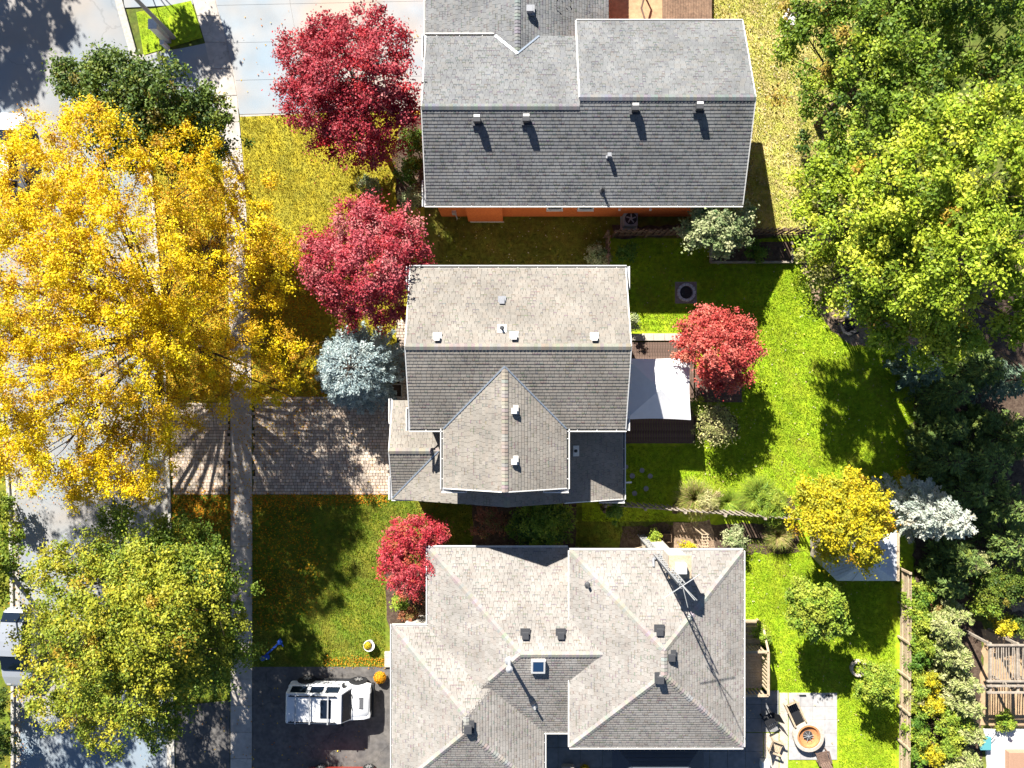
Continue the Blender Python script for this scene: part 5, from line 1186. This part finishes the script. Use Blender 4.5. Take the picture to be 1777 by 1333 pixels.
# ------------------------------------------------------------------ trees
make_tree('locust_tree', 'huge golden yellow honey locust spreading over street and sidewalk', 'tree', P(345, 590), [
    (50, 330, 8, 115, 1.4), (170, 285, 8.5, 110, 1.5), (300, 300, 7, 95, 1.2), (60, 470, 9, 130, 1.8), (205, 440, 9.6, 130, 1.8), (385, 410, 5.6, 90, 1.0, None, .8), (50, 640, 8.4, 130, 1.6),
    (190, 620, 9, 135, 1.8), (350, 570, 6, 105, 1.0, None, .8), (465, 530, 4.2, 65, .7, None, .75), (115, 770, 7.4, 98, 1.3, None, 1.4), (225, 790, 7, 78, 1.0, None, 1.4), (440, 640, 4.2, 70, .6, None, .65), (325, 700, 5.6, 70, .9, None, .9),
    (420, 325, 5, 55, .8, None, .9), (150, 215, 7.6, 48, .8), (515, 600, 3.8, 40, .5, None, .6), (470, 440, 4.2, 55, .7, None, .8), (60, 245, 7.6, 48, .8), (510, 690, 3.4, 36, .4, None, .3),
    (120, 550, 9.5, 110, 1.5), (120, 390, 9.3, 110, 1.5), (290, 480, 7.6, 80, 1.2, None, .9), (275, 700, 7, 80, 1.2, None, 1.2), (20, 770, 7, 65, 1.0, None, 1.3), (150, 845, 6, 40, .6, None, 1.4), (250, 835, 6, 42, .6, None, 1.2), (300, 570, 8, 72, 1.2, None, 1.2), (255, 560, 8.6, 70, 1.2),
    (-60, 540, 9, 105, 1.6, None, .9), (-140, 450, 8.5, 105, 1.4, None, .5), (-160, 600, 7.6, 115, 1.4, None, .95), (-100, 700, 7.2, 90, 1.3, None, .95), (-90, 330, 8, 90, 1.3, None, .5)],
    'yellow', nleaf=264000, leaf=0.10, aspect=0.55, rc=0.62, seed=21, trunk=0.28, clusters=1900, stretch=0.2, twigs=0.2, flat=0.5)
make_tree('street_tree', 'dark green broadleaf tree behind the golden locust by the pale driveway', 'tree', P(352, 262), [
    (140, 145, 6, 40), (205, 150, 7, 62), (280, 165, 7, 68), (345, 205, 6, 55), (235, 225, 6.5, 75), (310, 240, 6, 60), (395, 255, 5, 32), (120, 125, 6, 24), (180, 110, 7, 24), (375, 195, 5.5, 32)],
    'dkgreen', nleaf=38000, leaf=0.14, rc=0.4, seed=22, trunk=0.16)
make_tree('red_maple', 'large crimson maple beside the pale driveway and garage wing', 'tree', P(648, 224), [
    (560, 75, 5.2, 50), (645, 48, 5, 38), (525, 100, 4.6, 44), (610, 125, 6.2, 78), (680, 150, 5.2, 48), (545, 175, 5, 58), (640, 200, 5.4, 66), (590, 235, 4.3, 50), (650, 262, 3.6, 38), (700, 200, 4.6, 32), (665, 85, 5, 45), (590, 60, 5.2, 30), (515, 165, 4.6, 30)],
    'red_pink', nleaf=50000, leaf=0.12, rc=0.4, seed=23, trunk=0.17, clusters=480, flat=.45)
make_tree('red_maple', 'rounded pink red maple touching the corner of the middle house', 'tree', P(668, 492), [
    (625, 400, 5, 52), (690, 412, 5, 48), (580, 465, 4.6, 52), (650, 462, 6, 68), (712, 455, 4.8, 38), (604, 520, 3.6, 46), (664, 532, 4, 46), (560, 430, 4.3, 34), (645, 375, 4.6, 34), (690, 495, 5, 28), (735, 425, 4.6, 22)],
    'red_pink2', nleaf=46000, leaf=0.11, rc=0.36, seed=24, trunk=0.15, clusters=480, flat=.45)
make_conifer('blue_spruce', 'silvery blue spruce between the pink maple and paver driveway', P(634, 640), 4.0, 2.55, 'blue', seed=25, n=44000, needle=0.14, top_r=.5, droop=.05, full=4.0)
make_tree('burning_bush', 'bright scarlet bush at the corner of the pale bungalow roof', 'shrub', P(724, 950), [
    (720, 928, 2.6, 38), (690, 950, 2.5, 34), (757, 925, 2.4, 26), (695, 995, 2.3, 32), (722, 975, 2.7, 36), (720, 1010, 2.2, 24), (675, 975, 2.0, 20)],
    'red_hot', nleaf=20000, leaf=0.12, aspect=.4, rc=0.26, seed=26, trunk=0.06)
make_tree('japanese_maple', 'coral red maple overhanging the deck and rear lawn', 'tree', P(1222, 614), [
    (1215, 572, 3, 36), (1265, 578, 3.1, 38), (1197, 603, 3, 28), (1245, 610, 3.7, 48), (1288, 608, 3, 30), (1240, 650, 3, 32), (1272, 648, 2.9, 28), (1290, 575, 2.8, 20), (1225, 548, 2.8, 18)],
    'coral', nleaf=32000, leaf=0.11, rc=0.27, seed=27, trunk=0.10)
make_tree('street_maple', 'broad green and yellow maple on the boulevard shading the asphalt driveway', 'tree', P(336, 1022), [
    (140, 1005, 5.2, 85), (235, 945, 5.2, 70, None, 'maple_green'), (320, 955, 4.8, 72, None, 'maple_green'), (395, 1045, 4.2, 60, None, 'maple_green'), (290, 1050, 6.6, 105), (180, 1095, 6.4, 110), (90, 1105, 5.2, 62),
    (120, 1190, 5, 75), (225, 1185, 5.8, 92), (340, 1135, 4.8, 80, None, 'maple_green'), (185, 1255, 4.6, 55), (285, 1238, 4.4, 52, None, 'maple_green'), (400, 1115, 3.8, 48, None, 'maple_green'), (210, 905, 4.6, 28, None, 'maple_green'), (350, 1000, 5.2, 68, None, 'maple_green'), (240, 1085, 6.6, 85), (270, 1130, 6.2, 80), (250, 1010, 6, 75)],
    'maple', nleaf=112000, leaf=0.125, rc=0.44, seed=28, trunk=0.2, clusters=880, flat=.4)
make_tree('street_tree', 'leafy green tree across the street beside the silver car', 'tree', P(10, 985), [
    (0, 950, 4.2, 45), (25, 1000, 4, 36), (-30, 1010, 4.5, 45), (20, 915, 3.5, 28), (-60, 1060, 5, 45), (-130, 1040, 7, 80), (-190, 1120, 7, 80), (-120, 960, 7, 80)], 'maple_green', nleaf=22000, leaf=0.15, rc=0.4, seed=29, trunk=0.14)
make_tree('oak_tree', 'giant sunlit light green oak over the rear lawn', 'tree', P(1452, 470), [
    (1470, 385, 8, 80), (1585, 345, 10.5, 98), (1712, 318, 11.3, 100), (1432, 445, 6.6, 46), (1545, 465, 9.2, 92), (1678, 455, 11, 100), (1545, 560, 7.4, 50), (1640, 585, 8.6, 60),
    (1775, 425, 10.5, 84), (1398, 335, 6.6, 45), (1765, 555, 9, 50), (1772, 640, 7.6, 36), (1462, 300, 8, 55), (1418, 500, 6, 34), (1490, 515, 7.6, 44), (1745, 215, 11, 68), (1640, 235, 10.3, 76), (1610, 510, 9.6, 60), (1530, 390, 9.8, 60)],
    'oak', nleaf=115000, leaf=0.145, rc=0.44, seed=30, trunk=0.32, clusters=560, flat=.42)
make_tree('oak_tree', 'oak crown in shade-darkened green at the far corner of the leafy side lawn', 'tree', P(1420, 215), [
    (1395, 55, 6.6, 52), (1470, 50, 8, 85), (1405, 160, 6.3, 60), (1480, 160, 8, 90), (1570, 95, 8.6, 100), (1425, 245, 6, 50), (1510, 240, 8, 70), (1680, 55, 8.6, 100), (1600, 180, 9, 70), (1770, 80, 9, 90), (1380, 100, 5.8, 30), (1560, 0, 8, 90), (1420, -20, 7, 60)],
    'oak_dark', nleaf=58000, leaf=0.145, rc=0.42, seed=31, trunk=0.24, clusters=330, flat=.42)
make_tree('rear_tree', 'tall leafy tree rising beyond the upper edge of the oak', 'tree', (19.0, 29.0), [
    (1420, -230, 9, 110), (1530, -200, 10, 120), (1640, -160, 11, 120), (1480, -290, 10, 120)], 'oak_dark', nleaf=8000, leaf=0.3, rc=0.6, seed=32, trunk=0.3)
make_tree('street_tree', 'street tree whose shadow falls over the top of the road', 'tree', (-32.5, 29.5), [
    (-420, -440, 8, 100), (-340, -540, 8, 90), (-450, -340, 7.5, 80), (-480, -470, 8, 100), (-385, -290, 7, 55)], 'dkgreen', nleaf=12000, leaf=0.28, rc=0.5, seed=33, trunk=0.25)
make_tree('street_tree', 'small street tree above the boulevard dappling the pavement', 'tree', P(190, -130), [(120, -205, 5, 42), (190, -215, 5, 38), (160, -250, 5, 40)], 'dkgreen', nleaf=9000, leaf=0.18, rc=0.35, seed=133, trunk=0.12)
make_tree('pale_tree', 'small pale grey green tree growing through the brown picket fence', 'tree', P(1238, 402), [
    (1218, 372, 3, 27), (1248, 395, 3.4, 40), (1287, 378, 3, 22), (1203, 405, 2.8, 24), (1252, 425, 2.8, 24), (1285, 410, 2.9, 20), (1225, 395, 3.2, 26)],
    'greygreen', nleaf=14000, leaf=0.13, rc=0.24, seed=34, trunk=0.08)
make_tree('yellow_tree', 'round golden yellow tree overhanging the garden shed', 'tree', P(1412, 884), [
    (1420, 868, 4.2, 42), (1465, 850, 4.2, 36), (1500, 885, 4.6, 46), (1425, 912, 4.2, 40), (1475, 928, 4.8, 48), (1525, 905, 4.2, 26, None, 'mums'), (1498, 965, 4.1, 30), (1395, 890, 3.8, 24), (1450, 900, 5, 45), (1440, 955, 3.8, 24)],
    'yellow_gold', nleaf=32000, leaf=0.12, rc=0.28, seed=35, trunk=0.11)
make_conifer('silver_fir', 'silver white fir beside the golden tree and shed', P(1556, 872), 6.6, 2.0, 'silver', seed=36, n=13000, needle=0.19, top_r=.16, droop=.1)
make_tree('fruit_tree', 'bushy yellow green tree standing on the rear lawn below the shed', 'tree', P(1370, 1022), [
    (1395, 1030, 3.4, 28), (1425, 1045, 3.7, 36), (1400, 1070, 3.5, 30), (1440, 1080, 3.4, 28), (1385, 1050, 3.2, 20), (1420, 1095, 3.1, 18), (1455, 1065, 3.1, 16)],
    'limeshrub', nleaf=17000, leaf=0.13, rc=0.25, seed=37, trunk=0.08)
make_tree('fruit_tree', 'small round yellow green tree growing from a stone ringed bed', 'tree', P(1488, 1160), [
    (1525, 1185, 2.6, 26), (1510, 1165, 2.3, 18), (1545, 1175, 2.3, 16), (1530, 1210, 2.3, 18), (1505, 1195, 2.2, 14)], 'limeshrub', nleaf=8000, leaf=0.11, rc=0.2, seed=38, trunk=0.06)
st = empty('tree_ring', P(1488, 1158), 'pale stone ring around the base of the small round tree', 'planter')
for i in range(10):
    a = 2 * math.pi * i / 10; mb = MB(); mb.box((0, 0, .12), (.24, .14, .24)); o = mb.build('stone', 'pale_stone', st, bevel=.03); o.location = (.4 * math.cos(a), .4 * math.sin(a), 0); o.rotation_euler = (0, 0, a + math.pi / 2)
make_tree('weeping_shrub', 'half bare twiggy shrub with pale olive leaves by the deck', 'shrub', P(1240, 742), [(1243, 735, 1.6, 30), (1225, 750, 1.4, 18), (1260, 745, 1.4, 18), (1240, 715, 1.4, 16)], 'paleolive', nleaf=2600, leaf=0.10, rc=0.3, seed=39, trunk=0.07, twigs=1.0, clusters=170)
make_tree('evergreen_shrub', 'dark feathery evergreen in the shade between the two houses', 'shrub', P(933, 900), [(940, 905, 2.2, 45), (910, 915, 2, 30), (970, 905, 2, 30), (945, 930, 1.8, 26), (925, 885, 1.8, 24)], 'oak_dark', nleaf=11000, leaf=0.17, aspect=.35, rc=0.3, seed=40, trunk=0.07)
shrub('rust_shrub', 'rusty red shrub in the shade beside the dark evergreen', 852, 905, 1.4, 30, 'rusty', 41, 2600)
# ------------------------------------------------------------------ shrubs, one by one
SH_ = [
 ('fence_shrub', 'lime green shrub overgrowing the cream fence below the shed', 1578, 1045, .8, 16, 'limeshrub'), ('fence_shrub', 'dark green shrub overgrowing the cream fence by the tree ring', 1580, 1150, .8, 14, 'green'), ('fence_shrub', 'olive shrub leaning over the cream fence near the golden mounds', 1582, 1205, .8, 13, 'paleolive'), ('fence_shrub', 'yellowing shrub pushing over the lower cream fence', 1580, 1262, .8, 15, 'limeshrub'), ('path_shrub', 'dark leafy shrub filling the gravel path corner', 1735, 1020, 1.6, 32, 'dkgreen'), ('path_shrub', 'shaded green shrub beyond the gravel path', 1765, 1010, 1.8, 34, 'dkgreen'), ('path_shrub', 'deep green shrub at the foot of the silver fir', 1700, 1010, 1.5, 26, 'dkgreen'),
 ('hydrangea', 'green hydrangea with pale blooms under the crimson maple', 717, 245, 1.1, 24, 'green'), ('hydrangea', 'dark green shrub at the front corner of the orange house', 715, 300, 1.0, 24, 'green'),
 ('leafy_shrub', 'mixed olive shrub by the gutter corner of the orange house', 715, 345, .8, 20, 'greygreen'), ('low_shrub', 'low olive shrub in shade between the two red maples', 640, 325, .6, 18, 'greygreen'),
 ('boxwood', 'round clipped green boxwood ball by the brown fence', 1092, 440, .8, 17, 'green'), ('lily_clump', 'spiky green plant outside the short fence panel', 1034, 441, .7, 15, 'greygreen'),
 ('bed_plant', 'low leafy plant in the timber edged bed', 1310, 440, .5, 15, 'green'), ('white_shrub', 'pale variegated shrub at the rear wall by the stone blocks', 1094, 558, 1.0, 10, 'greygreen'),
 ('leafy_shrub', 'bright green shrub in shade by the lower fence end', 1066, 884, .9, 17, 'green'), ('mint_shrub', 'pale mint green shrub in the dark bed behind the bungalow', 1275, 931, .9, 19, 'greygreen'),
 ('flower_plant', 'yellow green plant at the foot of the antenna mast', 1137, 938, .8, 13, 'limeshrub'), ('flower_plant', 'row of pale yellow flowers along the bungalow eave', 1192, 950, .8, 13, 'yellowshrub'),
 ('deck_plant', 'lime green plant at the corner of the dark deck', 1210, 708, .7, 10, 'limeshrub'), ('front_shrub', 'lime green shrub at the bungalow front bed', 695, 1045, .8, 15, 'limeshrub'),
 ('front_shrub', 'rusty low shrub along the bungalow front wall', 707, 1068, .7, 15, 'rusty'), ('landing_shrub', 'yellow green shrub beside the wooden landing stair', 1322, 1098, 1.0, 13, 'limeshrub'),
 ('golden_shrub', 'golden yellow mound shrub along the cream fence', 1613, 1178, 1.0, 17, 'yellowshrub'), ('golden_shrub', 'larger golden shrub just below the first golden mound', 1613, 1218, 1.1, 19, 'yellowshrub'),
 ('golden_shrub', 'golden shrub at the lower end of the fence border', 1612, 1308, 1.1, 20, 'yellowshrub'), ('lime_shrub', 'lime shrub above the golden mounds in the border', 1605, 1120, 1.1, 20, 'limeshrub'),
 ('lime_shrub', 'bright lime shrub near the shed end of the border', 1600, 1070, 1.1, 18, 'limeshrub'), ('emerald_shrub', 'emerald green fern like shrub near the shed corner', 1600, 1035, 1.0, 12, 'green'),
 ('rust_shrub', 'small rusty shrub in the upper border', 1622, 1055, .8, 11, 'rusty'), ('yew', 'dark lime yew spreading low in the border', 1650, 1255, 1.4, 34, 'limeshrub'), ('yew', 'feathery green yew between pale cedars', 1640, 1290, 1.3, 24, 'limeshrub'),
 ('gold_shrub', 'orange tinged yellow shrub above the pergola', 1736, 1085, 1.1, 17, 'yellowshrub'), ('gold_shrub', 'olive green shrub beside the gravel path', 1708, 1050, 1.4, 24, 'limeshrub'), ('edge_shrub', 'olive shrub row along the white paving', 1745, 1252, .5, 15, 'limeshrub'),
 ('edge_shrub', 'dark shrub right of the gravel path corner', 1768, 1085, 1.0, 18, 'dkgreen'), ('leaf_shrub', 'orange flecked shrub below the shaded rear border', 1565, 830, .9, 18, 'yellow_gold'),
 ('kerb_shrub', 'dark green shrub across the street at the far kerb', 2, 880, 1.2, 30, 'maple_green'), ('kerb_shrub', 'dark shrub behind the silver car across the street', -2, 1215, 1.3, 24, 'dkgreen'), ('kerb_shrub', 'low dark hedge plant at the lower far kerb', 0, 1290, 1.3, 30, 'dkgreen'),
 ('vine', 'pale green vine over the deep shade behind the silver fir', 1690, 975, 1.8, 16, 'cedar_pale'), ('border_shrub', 'small lime shrub hugging the cream fence', 1585, 1100, .7, 13, 'limeshrub'), ('border_shrub', 'low green plant at the lower cream fence', 1590, 1290, .6, 12, 'limeshrub'),
]
for i, (nm, lb, px, py, z, r_, pal) in enumerate(SH_):
    shrub(nm, lb, px, py, z, r_, pal, 200 + i, n=int(900 + 3.6 * r_ ** 2), rc=.16 + .002 * r_, leaf=.10)
for i in range(11):
    shrub('hedge_shrub', 'bright green hedge shrub crowding the cream fence', 1592 + R.uniform(-5, 8), 1022 + 29 * i, 1.05, R.uniform(14, 19), R.choice(('limeshrub', 'green', 'limeshrub')), 400 + i, n=1300, rc=.2, group='green hedge shrubs along the cream fence')
# cedar hedge and shaded trees at the right
CED = [(1630, 1085, 'cedar_pale', 3.4, .8), (1645, 1130, 'cedar_pale', 3.4, .95), (1660, 1175, 'cedar_pale', 3.3, .95), (1665, 1215, 'cedar_pale', 3.2, .9), (1650, 1060, 'cedar_pale', 3.0, .7), (1672, 1262, 'cedar_pale', 2.7, .8), (1670, 1315, 'cedar_pale', 2.8, .9), (1650, 1340, 'cedar_pale', 2.6, .8)]
CEDL = ['behind the lime shrub', 'facing the upper end of the pergola', 'beside the first golden mound', 'beside the larger golden shrub', 'next to the small rusty shrub', 'beside the teal wheelbarrow', 'next to the lowest golden shrub', 'beyond the feathery yew']
for i, (px, py, pal, h_, r_) in enumerate(CED):
    q = P(px, py, h_ * .5); make_conifer('cedar', 'pale green cedar ' + CEDL[i], (q.x, q.y), h_, r_ * 1.15, pal, seed=300 + i, n=4600, needle=.17, group='pale cedar hedge', top_r=.35, full=1.6, cat='cedar')
DKC = [(1600, 640, 3.2, 1.2, 'blueshade'), (1640, 680, 3.6, 1.4, 'cedar_dark'), (1690, 640, 4, 1.5, 'cedar_dark'), (1640, 740, 3, 1.2, 'cedar_dark'), (1740, 660, 4.5, 1.3, 'blueshade'), (1635, 800, 3.4, 1.4, 'cedar_dark'), (1700, 800, 4, 1.6, 'cedar_dark'),
       (1670, 850, 3.6, 1.3, 'cedar_dark'), (1735, 870, 4, 1.6, 'cedar_dark'), (1760, 940, 4, 1.6, 'cedar_dark'), (1660, 970, 3.4, 1.3, 'cedar_dark'), (1600, 870, 2.2, .8, 'blueshade'), (1640, 1010, 3, 1.1, 'cedar_dark'), (1770, 760, 4, 1.4, 'cedar_dark'), (1700, 730, 2.6, .9, 'cedar_dark'), (1610, 760, 2, .8, 'cedar_dark')]
DKL = ['leaning from under the lowest oak boughs', 'inside the shade next to a grey green conifer', 'under the middle of the oak', 'along the bare shaded soil', 'under the bright oak branch', 'behind the orange flecked shrub', 'in the middle of the shaded hedge', 'just above the silver fir', 'next to the dark hedge gap', 'above the gravel path', 'below the tip of the silver fir', 'between golden tree and silver fir', 'next to the emerald shrub', 'edging the dark bare soil', 'thin one amid the bare soil', 'small one at the lawn edge']
for i, (px, py, h_, r_, pal) in enumerate(DKC):
    q = P(px, py, h_ * .5); bl = pal == 'blueshade'
    make_conifer('hedge_conifer', ('grey green conifer ' if bl else 'dark green conifer ') + DKL[i], (q.x, q.y), h_, r_ * 1.1, pal, seed=330 + i, n=3300, needle=.22, group='grey green shade conifers' if bl else 'dark hedge conifers', top_r=.3, full=1.3, cat='conifer')
make_clump('reed_grass', 'tan plumed ornamental grass clump at the lower fence', 1200, 862, 36, 1.5, 'drygrass', 50, 1300)
shrub('reed_mound', 'pale green feathery mound spilling over the tan plumed grass', 1228, 872, .8, 22, 'paleolive', 150, n=1800, leaf=.26, aspect=.12)
shrub('reed_mound', 'dense lime mound of fine leaves beside the golden tree', 1335, 872, 1.0, 34, 'limeshrub', 151, n=4200, leaf=.24, aspect=.12)
make_clump('reed_grass', 'bright green mounded ornamental grass beside the golden tree', 1310, 858, 38, 1.3, 'reedgrass', 51, 1500)
make_clump('reed_grass', 'orange tipped green grass clump below the picket fence', 1345, 926, 26, 1.1, 'drygrass', 52, 900)
make_clump('perennial', 'low mixed perennial clump between the two ornamental grasses', 1262, 870, 26, .6, 'reedgrass', 53, 700, cat='plant')
make_clump('weed_grass', 'spiky lime grass edging along the cream fence', 1552, 1010, 12, .6, 'reedgrass', 54, 400)

# ------------------------------------------------------------------ grass and fallen leaves
def scatter(poly, dens, rng):
    w2 = [(P(*q).x, P(*q).y) for q in poly]; xs = [q[0] for q in w2]; ys_ = [q[1] for q in w2]
    A = (max(xs) - min(xs)) * (max(ys_) - min(ys_)); n = int(A * dens)
    X = rng.uniform(min(xs), max(xs), n); Y = rng.uniform(min(ys_), max(ys_), n); k = pip(w2, X, Y); return X[k], Y[k]
def grass(label, poly, pal, dens, seed, h=.065, holes=()):
    rng = np.random.default_rng(seed); X, Y = scatter(poly, dens, rng)
    for hpoly in holes:
        w2 = [(P(*q).x, P(*q).y) for q in hpoly]; k = ~pip(w2, X, Y); X, Y = X[k], Y[k]
    n = len(X); az = rng.random(n) * 2 * math.pi; wv = .014 + .014 * rng.random(n); hh = h * (.5 + rng.random(n)); ln = hh * (.3 + .9 * rng.random(n)); a2 = rng.random(n) * 2 * math.pi
    b = np.stack([X, Y, np.full(n, .008)], 1); sx = np.stack([np.cos(az), np.sin(az), 0 * az], 1) * wv[:, None]
    tip = b + np.stack([np.cos(a2) * ln, np.sin(a2) * ln, hh], 1)
    V = np.stack([b - sx, b + sx, tip], 1).reshape(-1, 3); F = np.arange(3 * n).reshape(n, 3)
    # soft patchiness of the turf itself
    pch = .86 + .10 * np.sin(X * 1.7 + 1.3 * np.sin(Y * .9)) * np.cos(Y * 1.3 + .8 * np.sin(X * .7)) + .10 * np.sin(X * 5.1 + 2 * np.sin(Y * 3.3)) * np.sin(Y * 4.3 + 2 * np.sin(X * 2.7)) + .06 * np.sign(np.sin(Y * 5.2 + .15 * X))
    st_ = np.clip((np.sin(X * .83 + 2.1 * np.sin(Y * .41)) * np.sin(Y * .67 + 1.7 * np.sin(X * .53)) + .45 * np.sin(X * 2.9 + Y * 2.3) - .55) * 1.6, 0, .6)[:, None]
    base_c = pick(pal, n, rng); base_c = base_c * (1 - st_) + np.array([.42, .37, .07]) * st_
    C = np.repeat(base_c * (pch * rng.uniform(.8, 1.2, n))[:, None], 3, 0)
    o = np_mesh('grass', V, F, C, 'blade'); tag(o, label, 'grass', kind='stuff')
GR = [((.29, .44, .012), 5), ((.36, .49, .015), 4), ((.46, .51, .04), 2), ((.19, .33, .012), 3)]
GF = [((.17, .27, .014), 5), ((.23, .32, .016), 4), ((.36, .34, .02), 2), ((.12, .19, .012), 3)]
GD = [((.48, .39, .022), 5), ((.40, .36, .026), 4), ((.28, .29, .022), 3), ((.56, .43, .06), 2)]
GLf = [((.50, .49, .10), 5), ((.40, .43, .05), 4), ((.60, .52, .24), 2), ((.30, .35, .035), 3)]
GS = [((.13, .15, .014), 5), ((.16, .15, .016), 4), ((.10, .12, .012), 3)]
grass('bright green mown grass of the rear lawn behind the middle house', [(1088, 416), (1600, 416), (1600, 850), (1480, 895), (1380, 893), (1165, 888), (1075, 886), (1075, 775), (1195, 775), (1195, 575), (1088, 575)], GR, 420, 60, holes=([(1168, 488), (1213, 488), (1213, 530), (1168, 530)], [(1230, 416), (1372, 416), (1372, 457), (1230, 457)], [(1396, 410), (1600, 410), (1600, 600), (1480, 600), (1442, 575), (1412, 525), (1396, 470)], [(1160, 590), (1292, 590), (1292, 700), (1160, 700)], [(1215, 715), (1262, 710), (1272, 755), (1225, 762)]))
grass('bright green grass of the bungalow rear lawn', [(1270, 930), (1552, 965), (1552, 1340), (1455, 1340), (1455, 1200), (1350, 1200), (1340, 1130), (1270, 1130)], GR, 420, 61)
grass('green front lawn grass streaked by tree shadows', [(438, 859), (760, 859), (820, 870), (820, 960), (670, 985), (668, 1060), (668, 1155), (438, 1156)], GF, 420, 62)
grass('dry yellow grass of the lawn between the red maples', [(418, 203), (600, 194), (690, 195), (688, 560), (688, 688), (440, 688), (428, 330)], GD, 360, 63)
grass('boulevard grass under the maple and locust', [(242, 250), (386, 300), (398, 698), (290, 690), (262, 300)], GD, 200, 64)
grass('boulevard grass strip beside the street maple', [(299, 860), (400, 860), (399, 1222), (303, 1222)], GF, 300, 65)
grass('pale leaf strewn grass beside the orange brick house', [(1190, -40), (1460, -40), (1490, 402), (1275, 402)], GLf, 360, 66)
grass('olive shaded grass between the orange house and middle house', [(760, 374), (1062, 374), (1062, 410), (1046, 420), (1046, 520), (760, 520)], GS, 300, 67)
grass('small green grass square in the boulevard', [(239, 23), (331, 4), (351, 66), (251, 94)], GR, 420, 68)
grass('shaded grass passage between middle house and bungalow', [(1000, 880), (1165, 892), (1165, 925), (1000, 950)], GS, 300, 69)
def fallen(label, poly, pal, dens, seed, size=.085, z=.05, soft=.3):
    rng = np.random.default_rng(seed); X, Y = scatter(poly, dens, rng); n = len(X); X = X + rng.normal(size=n) * soft; Y = Y + rng.normal(size=n) * soft
    c = np.stack([X, Y, z + .05 * rng.random(n)], 1); nrm = unit(np.array([0, 0, 1.]) + rng.normal(size=(n, 3)) * .35); L = size * (.6 + .8 * rng.random(n))
    V, F, C = leaf_quads(c, nrm, rng.normal(size=(n, 3)), L, L * .7, pick(pal, n, rng) * rng.uniform(.8, 1.2, (n, 1)))
    tag(np_mesh('fallen_leaves', V, F, C, 'dead_leaf'), label, 'leaves', kind='stuff')
FY = [((.60, .36, .015), 5), ((.52, .24, .015), 4), ((.40, .14, .015), 3), ((.66, .46, .02), 3)]
FO = [((.60, .26, .015), 5), ((.48, .15, .012), 4), ((.62, .36, .02), 3)]
FP = [((.55, .48, .32), 5), ((.45, .33, .18), 3), ((.60, .45, .1), 2)]
fallen('golden leaves carpeting the boulevard under the locust', [(268, 320), (388, 305), (400, 690), (288, 690)], FY, 210, 80)
fallen('golden leaves carpeting the lawn edge beside the sidewalk', [(430, 400), (470, 380), (530, 470), (560, 600), (575, 690), (440, 690)], FY, 190, 79)
fallen('golden leaves scattered on the sidewalk', [(390, 320), (426, 320), (438, 860), (400, 860)], FY, 60, 78, .075)
fallen('golden leaves blown over the upper paver driveway', [(437, 690), (560, 690), (540, 760), (437, 790)], FY, 45, 81)
fallen('golden leaves thinly spread over the whole paver driveway', [(300, 700), (680, 700), (680, 856), (300, 856)], FY, 9, 77, .07)
fallen('golden leaves strewn over the road under the locust', [(-20, 250), (255, 250), (290, 860), (30, 880)], FY, 26, 75, .08)
fallen('leaves lying on the lower road and asphalt driveway', [(30, 1200), (298, 1200), (640, 1165), (640, 1330), (30, 1330)], FY, 2.2, 74, .08)
fallen('crimson leaves dropped around the crimson maple', [(500, 60), (735, 60), (735, 330), (560, 330)], [((.36, .03, .04), 3), ((.45, .10, .09), 2), ((.50, .30, .05), 1)], 7, 73, .08)
fallen('golden leaves gathered in the gutter under the locust', [(262, 330), (276, 330), (292, 850), (278, 850)], FY, 60, 76)
fallen('orange leaves drifted along the edge of the paver driveway', [(300, 858), (400, 858), (400, 905), (300, 900)], FO, 240, 82)
fallen('orange leaf drift along the lawn edge below the pavers', [(438, 856), (676, 856), (676, 872), (438, 885)], FO, 200, 83, .07, .05, .1)
fallen('yellow leaves scattered on the front lawn', [(438, 870), (520, 880), (560, 960), (540, 1060), (438, 1100)], FY, 75, 84)
fallen('orange leaves along the asphalt driveway edge', [(560, 1140), (680, 1140), (680, 1157), (560, 1157)], FO, 170, 85, .065, .05, .08)
fallen('leaves scattered over the boulevard strip by the maple', [(300, 890), (400, 890), (400, 1100), (300, 1100)], FO, 60, 86)
fallen('pale leaves scattered over the rear lawn', [(1090, 420), (1600, 420), (1600, 850), (1200, 850), (1090, 560)], FP, 2.2, 87)
fallen('pale leaves scattered over the bungalow lawn', [(1290, 960), (1500, 960), (1500, 1340), (1300, 1340)], FP, 2.0, 88)
fallen('pale leaves covering the side lawn by the orange house', [(1190, -40), (1460, -40), (1490, 402), (1275, 402)], FP, 26, 89)
fallen('few pale leaves on the olive side grass', [(760, 374), (1062, 374), (1046, 520), (760, 520)], FP, 3.5, 90, .08, .05, .1)
fallen('brown leaves over the shaded soil at the rear', [(1500, 560), (1800, 560), (1800, 900), (1560, 900)], FP, 4, 91)
fallen('leaves in the road gutter by the far kerb', [(22, 900), (32, 900), (34, 1400), (26, 1400)], FO, 60, 92)
fallen('few leaves on the pale driveway', [(420, 20), (740, 20), (740, 180), (420, 190)], FO, 1.6, 93, .08)
fallen('leaf bits caught in the valley of the garage wing roof', [(925, 40), (960, 5), (970, 20), (950, 60)], FP, 14, 94, .1, 4.3, .05)
